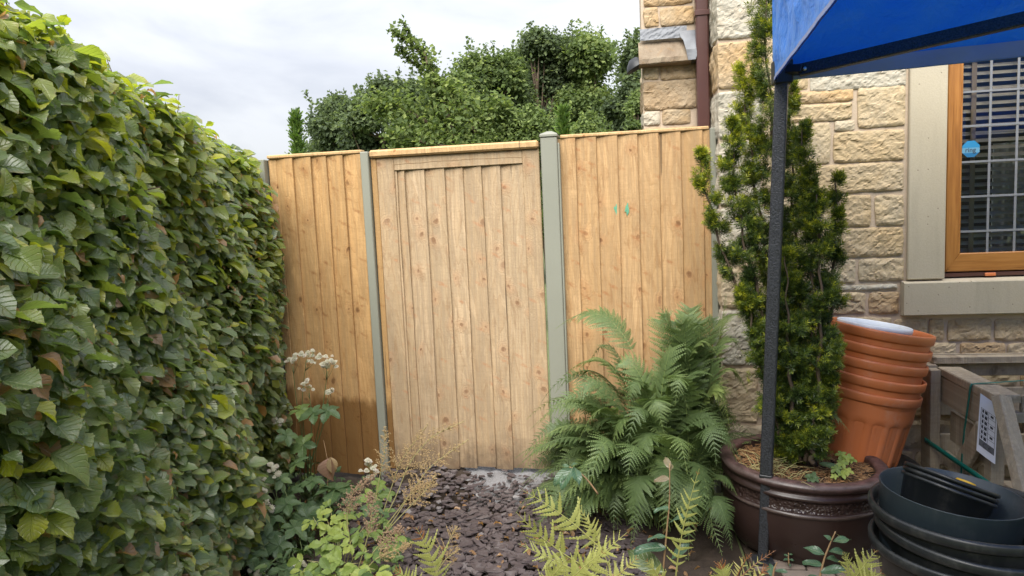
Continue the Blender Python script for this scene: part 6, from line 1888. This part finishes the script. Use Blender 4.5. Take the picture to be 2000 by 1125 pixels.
# ================================================================== broad leaved plants
ov = [leaf_t(8, 3, 0.46, 0.0, 0.010, 0.10, 0.25, 0.05, 0.9, 200+i) for i in range(3)]
ser = [leaf_t(10, 2, 0.56, 0.10, 0.008, 0.12, 0.25, 0.04, 0.95, 210+i) for i in range(3)]
lance = [leaf_t(8, 2, 0.36, 0.06, 0.0, 0.15, 0.2, 0.03, 0.8, 220+i) for i in range(3)]
hb = np.random.default_rng(66)
pet = (np.array([(0, 0, 0), (0.2, 0.55, 0.05), (0, 1.0, 0.0), (-0.2, 0.55, 0.05)], float), np.array([[0, 1, 2, 3]]), {'lu': np.zeros(4), 'lv': np.array([0, .5, 1, .5])})
CAMV = np.array([0, 0, CAM_H])
def leaf_at(p, d, L, tmpl, tint, face=None, jit=0.25):
    n = unit(CAMV-p)*0.55+np.array([0, 0, 0.75])+hb.normal(size=3)*jit if face is None else np.asarray(face, float)
    mb = MB(); scatter(mb, tmpl, np.array([p]), frames(np.array([n]), np.array([d])), [L], tint=[tint])
    return mb
def sprig(label, stem_px, Y, leaves, mat_='glossy', group=None):
    P = np.array([at(a, b, Y+c) for a, b, c in stem_px])
    t = thing('shrub_sprig', label, 'sprig', tuple(P[0]), group)
    s = np.linspace(0, len(P)-1, 14); C = np.stack([np.interp(s, np.arange(len(P)), P[:, k]) for k in range(3)], 1)
    C[1:-1] = (C[:-2]+2*C[1:-1]+C[2:])/4
    MB().tube(C, np.linspace(0.004, 0.0018, 14), 6).build('stem', M['stem_r'], t, True)
    for (a, b, c, d, dy, tint) in leaves:
        p, e = at(a, b, Y+dy*0.3), at(c, d, Y+dy)
        leaf_at(p, e-p, float(np.linalg.norm(e-p)), ov[hb.integers(0, 3)], tint).build('leaf', M[mat_], t, True)
    return t
SG = 'leafy shrub suckers coming up through the ferns'
sprig('small drooping sprig of blue-green leaves hanging in the fern', [(1168, 965, 0), (1150, 940, 0), (1128, 918, 0), (1112, 912, 0)], 2.62,
      [(1112, 914, 1086, 950, -0.02, 0.55), (1118, 914, 1102, 958, -0.03, 0.45), (1122, 912, 1126, 955, -0.04, 0.15), (1115, 910, 1128, 900, 0.03, 0.5), (1112, 911, 1098, 905, 0.0, 0.6)], group=SG)
sprig('tall sprig with paired dark leaves and a purplish tip, before the big fern', [(1292, 1150, 0), (1300, 1060, 0), (1308, 980, 0), (1308, 905, 0)], 2.42,
      [(1302, 1048, 1276, 1020, 0.0, 0.15), (1300, 1070, 1246, 1046, -0.03, 0.12), (1298, 1118, 1236, 1068, -0.05, 0.75), (1306, 1022, 1352, 1016, 0.0, 0.2), (1308, 992, 1276, 992, 0.0, 0.4), (1308, 935, 1276, 925, 0.0, 0.98), (1308, 915, 1304, 885, 0.0, 0.97), (1312, 1092, 1345, 1058, 0.02, 0.2), (1309, 920, 1318, 890, 0.0, 0.95)], group=SG)
sprig('leafy sprig standing on the paving in front of the brown pot', [(1598, 1140, 0), (1610, 1090, 0), (1622, 1060, 0), (1632, 1038, 0)], 2.36,
      [(1612, 1084, 1584, 1054, 0, 0.35), (1606, 1104, 1582, 1074, 0, 0.25), (1618, 1078, 1655, 1062, 0.0, 0.30), (1614, 1092, 1645, 1075, 0.0, 0.30), (1603, 1118, 1650, 1108, -0.03, 0.2), (1626, 1055, 1610, 1045, 0, 0.6), (1626, 1058, 1662, 1048, 0, 0.6), (1631, 1042, 1640, 1036, 0, 0.9), (1600, 1130, 1580, 1122, 0, 0.3)], group=SG)
sprig('tiny seedling in the paving crack at the base of the brown pot', [(1541, 1104, 0), (1540, 1090, 0), (1540, 1080, 0)], 2.80,
      [(1540, 1092, 1530, 1096, 0, 0.2), (1540, 1092, 1550, 1097, 0, 0.2), (1540, 1086, 1532, 1080, 0, 0.3), (1540, 1084, 1548, 1078, 0, 0.35), (1541, 1100, 1544, 1108, -0.02, 0.2)])
sprig('dark leaf shoot leaning beside the foot of the gazebo leg', [(1508, 1140, 0), (1512, 1110, 0), (1518, 1098, 0)], 2.40,
      [(1510, 1128, 1500, 1096, 0, 0.3), (1514, 1115, 1536, 1125, 0, 0.25), (1508, 1130, 1520, 1145, 0, 0.2)])

def palmate(p, n, d, R, nl, tint, parent, name='leaf', mat_='herb', lob=None):
    mb = MB()
    Fm = frames(np.array([n]), np.array([d]))[0]
    for k in range(nl):
        a = (k-(nl-1)/2)*(2*math.pi*0.80/max(nl-1, 1))
        dd_ = Fm @ np.array([math.sin(a), math.cos(a), 0.05])
        L = R*(1-0.25*abs(a)/math.pi)*hb.uniform(0.9, 1.1)
        scatter(mb, (lob or ser)[k % 3], np.array([p]), frames(np.array([Fm[:, 2]+hb.normal(size=3)*0.1]), np.array([dd_])), [[L*1.05, L, L]], tint=[min(1, tint+hb.normal()*0.06)])
    return mb.build(name, M[mat_], parent, True)
def umbel(p, R, parent, tint=0.3):
    mb = MB()
    n = unit(unit(CAMV-p)*0.5+np.array([0, 0, 0.8])+hb.normal(size=3)*0.35)
    Fm = frames(np.array([n]), np.array([[0.3, 0.5, 0.2]]))[0]
    N = 12
    for k in range(N):
        a = k*2*math.pi/N
        dd_ = Fm @ np.array([math.cos(a), math.sin(a), 0.35])
        scatter(mb, pet, np.array([p]), frames(np.array([Fm[:, 2]]), np.array([dd_])), [R], tint=[min(1, max(0, tint+hb.normal()*0.2))])
    # domed centre of many tiny florets
    for k in range(16):
        q = k/16; a = k*2.4; rr_ = 0.62*R*math.sqrt(q)
        c = p+Fm @ np.array([rr_*math.cos(a), rr_*math.sin(a), R*(0.55-0.5*q)+0.002])
        s_ = R*0.17
        V = np.array([c+s_*Fm @ np.array(v, float) for v in ((1, 0, 0), (0, 1, 0), (-1, 0, 0), (0, -1, 0), (0, 0, 1.1))])
        mb.add(V, [[0, 1, 4], [1, 2, 4], [2, 3, 4], [3, 0, 4]], tint=min(1, max(0, tint+hb.normal()*0.25)))
    mb.build('flower', M['petal'], parent)
AG = 'white flowering clumps under the hedge'
def astrantia(label, base, stems, leaves):
    "stems: list of (list of px, Y, heads px list); leaves: (px, py, Y, R, n, tint)"
    t = thing('white_masterwort', label, 'flowering plant', tuple(base), AG)
    for pts, Y, heads in stems:
        P = np.array([base+hb.normal(size=3)*np.array([0.02, 0.02, 0])]+[at(a, b, Y) for a, b in pts])
        s = np.linspace(0, len(P)-1, 14); C = np.stack([np.interp(s, np.arange(len(P)), P[:, k]) for k in range(3)], 1)
        for _ in range(2): C[1:-1] = (C[:-2]+2*C[1:-1]+C[2:])/4
        mb = MB().tube(C, np.linspace(0.003, 0.0016, 14), 5)
        for (hx_, hy_) in heads:
            hp = at(hx_, hy_, Y+hb.normal()*0.012)
            mb.tube([C[-2], (C[-2]+hp)/2+np.array([0, 0, -0.006]), hp], [0.0013, 0.001, 0.0009], 4)
        mb.build('stem', M['stem_g'], t, True)
        for (hx_, hy_) in heads:
            hp = at(hx_, hy_, Y+hb.normal()*0.012)
            umbel(hp, hb.uniform(0.015, 0.021), t, hb.uniform(0.1, 0.5))
            for k in range(2):
                umbel(hp+hb.normal(size=3)*np.array([0.015, 0.008, 0.012]), hb.uniform(0.009, 0.014), t, hb.uniform(0.2, 0.75))
    for (px, py, Y, R, n, tint) in leaves:
        p = at(px, py, Y)
        mb = MB(); m_ = (p+base)/2+np.array([0, 0, 0.06])
        mb.tube([base+hb.normal(size=3)*np.array([0.02, 0.02, 0]), m_, p], [0.0022, 0.0018, 0.0014], 5); mb.build('leaf_stalk', M['stem_g'], t, True)
        nrm = unit(CAMV-p)*0.5+np.array([0, 0, 0.8])+hb.normal(size=3)*0.3
        d = np.array([hb.normal(), -0.6, -0.25+hb.normal()*0.2])
        palmate(p, nrm, d, R, n, tint, t)
    return t
astrantia('tall white flowering clump in front of the amber fence panel', atz(600, 990, 0), [
    ([(598, 900), (578, 780), (572, 715)], 3.28, [(575, 700), (588, 692), (565, 702)]),
    ([(600, 900), (588, 790), (598, 705)], 3.28, [(600, 690), (612, 688), (608, 706), (622, 698)]),
    ([(608, 900), (630, 800), (640, 725)], 3.26, [(636, 697), (647, 704), (655, 708), (638, 714), (630, 712)]),
    ([(605, 900), (610, 820), (604, 768)], 3.24, [(592, 752), (604, 757), (598, 748)]),
    ([(608, 900), (632, 830), (640, 780)], 3.24, [(641, 766), (648, 762)]),
    ([(590, 920), (565, 870), (545, 830)], 3.18, [(537, 818), (548, 822)])],
    [(588, 800, 3.24, 0.075, 5, 0.55), (612, 806, 3.2, 0.08, 5, 0.35), (640, 802, 3.2, 0.085, 5, 0.15), (592, 868, 3.15, 0.085, 5, 0.4), (655, 955, 3.0, 0.13, 7, 0.25), (560, 850, 3.1, 0.07, 5, 0.3), (610, 940, 3.0, 0.08, 5, 0.3), (580, 905, 3.05, 0.07, 5, 0.45), (625, 985, 2.95, 0.09, 5, 0.12), (570, 960, 2.95, 0.08, 5, 0.2)])
astrantia('white flowering clump lowest in the hedge shade, left of the yellow-green leaves', atz(520, 1090, 0)+np.array([0.1, 0.1, 0]), [
    ([(545, 1000), (535, 930)], 2.86, [(535, 915), (527, 908), (543, 925)]),
    ([(550, 1040), (525, 985)], 2.76, [(512, 958), (522, 985), (530, 992)]),
    ([(555, 1060), (545, 1050)], 2.66, [(545, 1052), (532, 1072), (548, 1100)]),
    ([(570, 1080), (580, 1110)], 2.52, [(578, 1108), (588, 1100), (572, 1118)]),
    ([(540, 1090), (512, 1115)], 2.46, [(512, 1112), (505, 1120), (535, 1118)]),
    ([(545, 990), (520, 930)], 2.92, [(515, 935), (525, 942)])],
    [(548, 935, 2.9, 0.07, 5, 0.3), (560, 985, 2.8, 0.08, 5, 0.15), (530, 1010, 2.74, 0.08, 5, 0.12), (575, 1030, 2.7, 0.08, 5, 0.2), (545, 1065, 2.62, 0.08, 5, 0.15), (520, 1050, 2.64, 0.08, 5, 0.22), (590, 1075, 2.6, 0.07, 5, 0.3), (490, 1085, 2.5, 0.08, 5, 0.12), (600, 1010, 2.8, 0.09, 5, 0.12), (560, 1112, 2.48, 0.08, 5, 0.18), (505, 1010, 2.7, 0.07, 5, 0.25)])
astrantia('small white flowering spike beside the slim gate post', atz(738, 1000, 0), [
    ([(730, 960), (722, 925)], 3.06, [(718, 900), (722, 910), (716, 920), (728, 915), (720, 932), (735, 922)])],
    [(742, 945, 3.0, 0.055, 5, 0.6), (725, 975, 2.96, 0.07, 5, 0.65), (755, 965, 2.98, 0.05, 5, 0.55)])
# the drooping pinkish leaf
pk = thing('faded_leaf', 'drooping pinkish brown leaf on a thin stalk among the white flowers', 'leaf', tuple(at(645, 935, 3.1)))
mb = MB().tube([at(640, 985, 3.06), at(640, 900, 3.12), at(632, 860, 3.14)], [0.002, 0.0016, 0.001], 5); mb.build('leaf_stalk', M['stem_r'], pk, True)
M['faded'] = m_leaf('faded_leaf_blade', [(0.0, (0.30, 0.17, 0.13)), (1.0, (0.33, 0.24, 0.13))], 0.6, 0.25, 0.4, 7.0)
p = at(646, 893, 3.10)
leaf_at(p, np.array([-0.02, -0.1, -0.9]), 0.115, leaf_t(8, 3, 0.85, 0.02, 0.012, 0.35, 0.3, 0.05, 0.9, 301), 0.1, face=(-0.3, -1, 0.2)).build('blade', M['faded'], pk, True)
leaf_at(p, np.array([0.06, -0.05, -0.5]), 0.075, leaf_t(8, 3, 0.7, 0.02, 0.012, 0.35, 0.5, 0.05, 0.9, 302), 1.0, face=(0.5, -1, 0.6)).build('blade', M['faded'], pk, True)

# yellow-green compound leaves
def compound(label, base, sprays, tints, name='astilbe', group='yellow-green leafy clumps beside the path', cat='leafy plant'):
    t = thing(name, label, cat, tuple(base), group)
    for (px, py, Y, R) in sprays:
        p = at(px, py, Y)
        mid_ = (p+base)/2+np.array([0, 0, 0.05])
        MB().tube([base, mid_, p], [0.0022, 0.0018, 0.001], 5).build('leaf_stalk', M['stem_y'], t, True)
        n = unit(unit(CAMV-p)*0.5+np.array([0, 0, 0.8])+hb.normal(size=3)*0.25)
        d0 = unit(np.array([hb.normal()*0.8, -0.7, -0.1]))
        mb = MB()
        Fm = frames(np.array([n]), np.array([d0]))[0]
        tint = hb.uniform(*tints)
        for br_, (ang_, off) in enumerate(((0, 0.42), (1.1, 0.15), (-1.1, 0.15))):
            q = p+Fm @ np.array([math.sin(ang_), math.cos(ang_), 0])*R*off
            for k, da in enumerate((0, 0.9, -0.9)):
                a = ang_+da
                dd_ = Fm @ np.array([math.sin(a), math.cos(a), hb.normal()*0.12])
                L = R*(0.72 if k == 0 else 0.52)*hb.uniform(0.85, 1.15)
                qq = q+Fm @ np.array([math.sin(ang_), math.cos(ang_), 0])*R*(0.2 if k == 0 else 0.06)
                scatter(mb, ser[hb.integers(0, 3)], np.array([qq]), frames(np.array([Fm[:, 2]+hb.normal(size=3)*0.22]), np.array([dd_])), [L], tint=[np.clip(tint+hb.normal()*0.07, 0, 1)])
        mb.build('leaf', M['herb'], t, True)
    return t
compound('bright yellow-green leafy clump nearest the lens, at the foot of the hedge', atz(665, 1150, 0), [(612, 1010, 2.62, 0.075), (640, 1018, 2.62, 0.07), (665, 1008, 2.66, 0.06), (625, 1055, 2.55, 0.08), (660, 1058, 2.52, 0.085), (690, 1050, 2.55, 0.075), (600, 1095, 2.42, 0.085), (640, 1100, 2.40, 0.09), (675, 1098, 2.40, 0.09), (700, 1100, 2.42, 0.08), (720, 1075, 2.46, 0.075), (655, 1125, 2.32, 0.09), (690, 1125, 2.32, 0.085), (620, 1125, 2.33, 0.08), (732, 1112, 2.38, 0.08), (588, 1118, 2.36, 0.07), (710, 1030, 2.58, 0.06), (645, 990, 2.72, 0.05)], (0.50, 0.90))
compound('green leafy clump with tan seed plumes, at the edge of the slate path', atz(745, 1060, 0), [(720, 985, 2.82, 0.06), (745, 1000, 2.78, 0.06), (700, 1000, 2.78, 0.06), (760, 1020, 2.74, 0.055), (735, 1030, 2.70, 0.065), (765, 1048, 2.66, 0.06), (775, 1060, 2.62, 0.05), (690, 975, 2.86, 0.055), (708, 1040, 2.66, 0.06), (752, 1075, 2.56, 0.06), (735, 965, 2.9, 0.05), (672, 995, 2.8, 0.06), (780, 1082, 2.52, 0.05), (758, 1098, 2.48, 0.06)], (0.35, 0.68))

# dry seed plumes
def plume(pts, Y, parent, mat_, side_len=0.11, fat=0.003, nb=14, start=0.35, seed=0):
    r = np.random.default_rng(seed)
    P = np.array([at(a, b, Y+c) for a, b, c in pts])
    s = np.linspace(0, len(P)-1, 24); C = np.stack([np.interp(s, np.arange(len(P)), P[:, k]) for k in range(3)], 1)
    for _ in range(3): C[1:-1] = (C[:-2]+2*C[1:-1]+C[2:])/4
    mb = MB(); mb.tube(C, np.linspace(0.0026, 0.001, 24), 5)
    stem = mb.build('stem', M['stem_y'], parent, True)
    mb = MB()
    def beads(a, b, n, f):
        n = int(n*1.5)
        for k in range(n):
            q = (k+r.random())/n
            c = a+(b-a)*q+r.normal(size=3)*f*0.9
            R_ = 0.72*f*r.uniform(0.5, 1.1)
            V = np.array([c+R_*np.array(v)*np.array([1, 1, 1.3]) for v in ((1, 0, 0), (-1, 0, 0), (0, 1, 0), (0, -1, 0), (0, 0, 1), (0, 0, -1))])
            mb.add(V, [[0, 2, 4], [2, 1, 4], [1, 3, 4], [3, 0, 4], [2, 0, 5], [1, 2, 5], [3, 1, 5], [0, 3, 5]])
    for k in range(nb):
        q = start+(1-start)*(k+0.5)/nb
        i = int(q*22); b = C[i]; T = unit(C[i+1]-C[i])
        for sg in (1, -1):
            if r.random() < 0.15: continue
            sd_ = unit(np.cross(T, np.array([0.1*r.normal(), -1, 0.2])))*sg
            L = side_len*(1-q)**0.75*r.uniform(0.7, 1.1)+0.012
            e = b+(sd_*0.75+T*0.75+r.normal(size=3)*0.12)*L+np.array([0, 0, -0.10*L])
            mb.tube([b, (b+e)/2, e], [0.0009, 0.0008, 0.0006], 3)
            beads(b, e, max(6, int(L/0.0034)), fat)
    beads(C[int(0.8*23)], C[-1], 34, fat)
    mb.build('seed_head', M[mat_], parent)
pl = thing('seed_plumes', 'tall tan dried plumes leaning to the right across the gate', 'seed heads', tuple(atz(735, 1060, 0)), 'dried plumes rising from the leafy clump')
plume([(725, 1055, 0), (770, 980, 0), (800, 900, 0), (845, 850, 0), (908, 822, 0)], 2.78, pl, 'plume', 0.10, 0.0038, 16, 0.45, 1)
plume([(735, 1040, 0), (762, 960, 0), (782, 900, 0), (836, 828, 0)], 2.86, pl, 'plume', 0.11, 0.0038, 16, 0.45, 2)
plume([(740, 1045, 0), (790, 980, 0), (840, 910, 0), (915, 858, 0)], 2.72, pl, 'plume', 0.10, 0.0038, 16, 0.45, 3)
plume([(720, 1040, 0), (738, 950, 0), (752, 880, 0), (752, 832, 0)], 2.86, pl, 'plume', 0.07, 0.0038, 13, 0.5, 4)
plume([(745, 1050, 0), (780, 1000, 0), (800, 965, 0), (855, 945, 0)], 2.70, pl, 'plume', 0.07, 0.0036, 12, 0.5, 5)
plume([(735, 1060, 0), (790, 1000, 0), (830, 960, 0), (852, 928, 0)], 2.66, pl, 'plume', 0.09, 0.0036, 13, 0.45, 11)
pl2 = thing('seed_plumes', 'short pinkish brown dried plumes among the yellow-green leaves', 'seed heads', tuple(atz(690, 1120, 0)), 'dried plumes rising from the leafy clump')
plume([(690, 1100, 0), (676, 1010, 0), (690, 960, 0), (735, 925, 0)], 2.62, pl2, 'plume_pink', 0.06, 0.0045, 14, 0.4, 6)
plume([(700, 1110, 0), (718, 1050, 0), (728, 990, 0), (722, 960, 0)], 2.52, pl2, 'plume_pink', 0.05, 0.0045, 12, 0.4, 7)
plume([(700, 1120, 0), (735, 1070, 0), (765, 1045, 0), (785, 1028, 0)], 2.44, pl2, 'plume_pink', 0.05, 0.0045, 12, 0.4, 8)
plume([(702, 1125, 0), (735, 1090, 0), (770, 1075, 0), (805, 1060, 0)], 2.40, pl2, 'plume', 0.035, 0.004, 12, 0.4, 9)
pl3 = thing('seed_plumes', 'small golden dead stalk standing alone on the slate path', 'seed heads', tuple(atz(862, 1130, 0)), 'dried plumes rising from the leafy clump')
plume([(850, 1120, 0), (866, 1080, 0), (880, 1050, 0), (893, 1028, 0)], 2.36, pl3, 'plume', 0.06, 0.0022, 10, 0.3, 10)
plume([(852, 1120, 0), (870, 1092, 0), (898, 1072, 0)], 2.34, pl3, 'plume', 0.04, 0.0022, 8, 0.3, 12)

# low undergrowth between the hedge foot and the path
mb = MB(); N = 1400
q = hb.random(N)
yv = 1.6+2.0*q
xv = np.clip(hx(yv)+0.06+np.abs(hb.normal(size=N))*0.22, -3, -0.86-0.1*hb.random(N))
zv = 0.01+hb.random(N)**1.6*0.20*np.clip(1-(xv-hx(yv))/0.75, 0.15, 1)
Pp = np.stack([xv, yv, zv], 1)
nn_ = hb.normal(size=(N, 3))*0.45+np.array([0.2, -0.2, 0.8]); dd_ = hb.normal(size=(N, 3))
tt = np.clip(0.08+hb.beta(2, 3.5, N)*0.66, 0, 1)
for k in range(3):
    m_ = hb.integers(0, 3, N) == k
    scatter(mb, (ser, lance, ov)[k][0], Pp[m_], frames(nn_[m_], dd_[m_]), hb.uniform(0.022, 0.055, m_.sum()), tint=tt[m_])
tag(mb.build('undergrowth', M['herb'], None, True), 'low dark leafy undergrowth along the foot of the hedge', 'undergrowth', kind='stuff')
# fallen beech leaves and debris on the soil
mb = MB(); N = 320
Pp = np.stack([hb.uniform(-1.8, 0.4, N), hb.uniform(2.0, 3.6, N), np.full(N, 0.028)+hb.random(N)*0.012], 1)
scatter(mb, leaf_t(5, 2, 0.55, 0, 0, 0.4, 0.6, 0.1, 0.9, 400), Pp, frames(hb.normal(size=(N, 3))*0.35+np.array([0, 0, 1]), hb.normal(size=(N, 3))), hb.uniform(0.015, 0.04, N), tint=hb.uniform(0.955, 1, N))
tag(mb.build('leaf_litter', M['beech'], None, True), 'scattered dry brown leaves on the soil and slate', 'leaf litter', kind='stuff')

# weeds and dry grass in the glazed pot
wd = thing('pot_weeds', 'small lobed weeds growing at the right rim of the brown pot', 'weeds', tuple(at(1640, 925, 3.0)))
for (px, py, Y, R, n, tint) in ((1643, 888, 2.98, 0.030, 5, 0.7), (1655, 893, 2.97, 0.028, 5, 0.75), (1662, 898, 2.97, 0.025, 5, 0.72), (1646, 905, 2.95, 0.03, 5, 0.7), (1632, 915, 2.92, 0.028, 5, 0.55), (1645, 925, 2.9, 0.03, 5, 0.78), (1655, 920, 2.9, 0.025, 5, 1.0), (1588, 932, 2.88, 0.034, 7, 0.3), (1630, 930, 2.88, 0.02, 5, 0.9)):
    p = at(px, py, Y); b = np.array([p[0]-0.01, p[1]+0.01, 0.312])
    MB().tube([b, p], [0.001, 0.0007], 4).build('leaf_stalk', M['stem_g'], wd, True)
    palmate(p, unit(CAMV-p)*0.6+np.array([0, 0, 0.7]), np.array([hb.normal(), -0.5, 0.1]), R, n, tint, wd, lob=ser)
p = at(1600, 905, 2.95)
leaf_at(p, at(1638, 912, 2.93)-p, 0.085, ov[0], 0.1, face=(0, -0.5, 1)).build('leaf', M['herb'], wd, True)
mb = MB()
for k in range(60):
    a0 = hb.uniform(2.3, 4.4); b = np.array([PC[0]+0.2*math.cos(a0)*hb.uniform(0.5, 1.2), PC[1]-0.12+0.16*math.sin(a0)*hb.uniform(0, 1.1)+0.0, 0.325])
    e = b+np.array([hb.normal()*0.07, hb.normal()*0.05, hb.uniform(0.005, 0.075)])
    mb.tube([b, (b+e)/2+np.array([0, 0, 0.02]), e], [0.0012, 0.0011, 0.0006], 4)
tag(mb.build('dry_grass', M['stem_y'], None, True), 'tangle of dry grass stalks at the left of the pot', 'dry grass', kind='stuff')
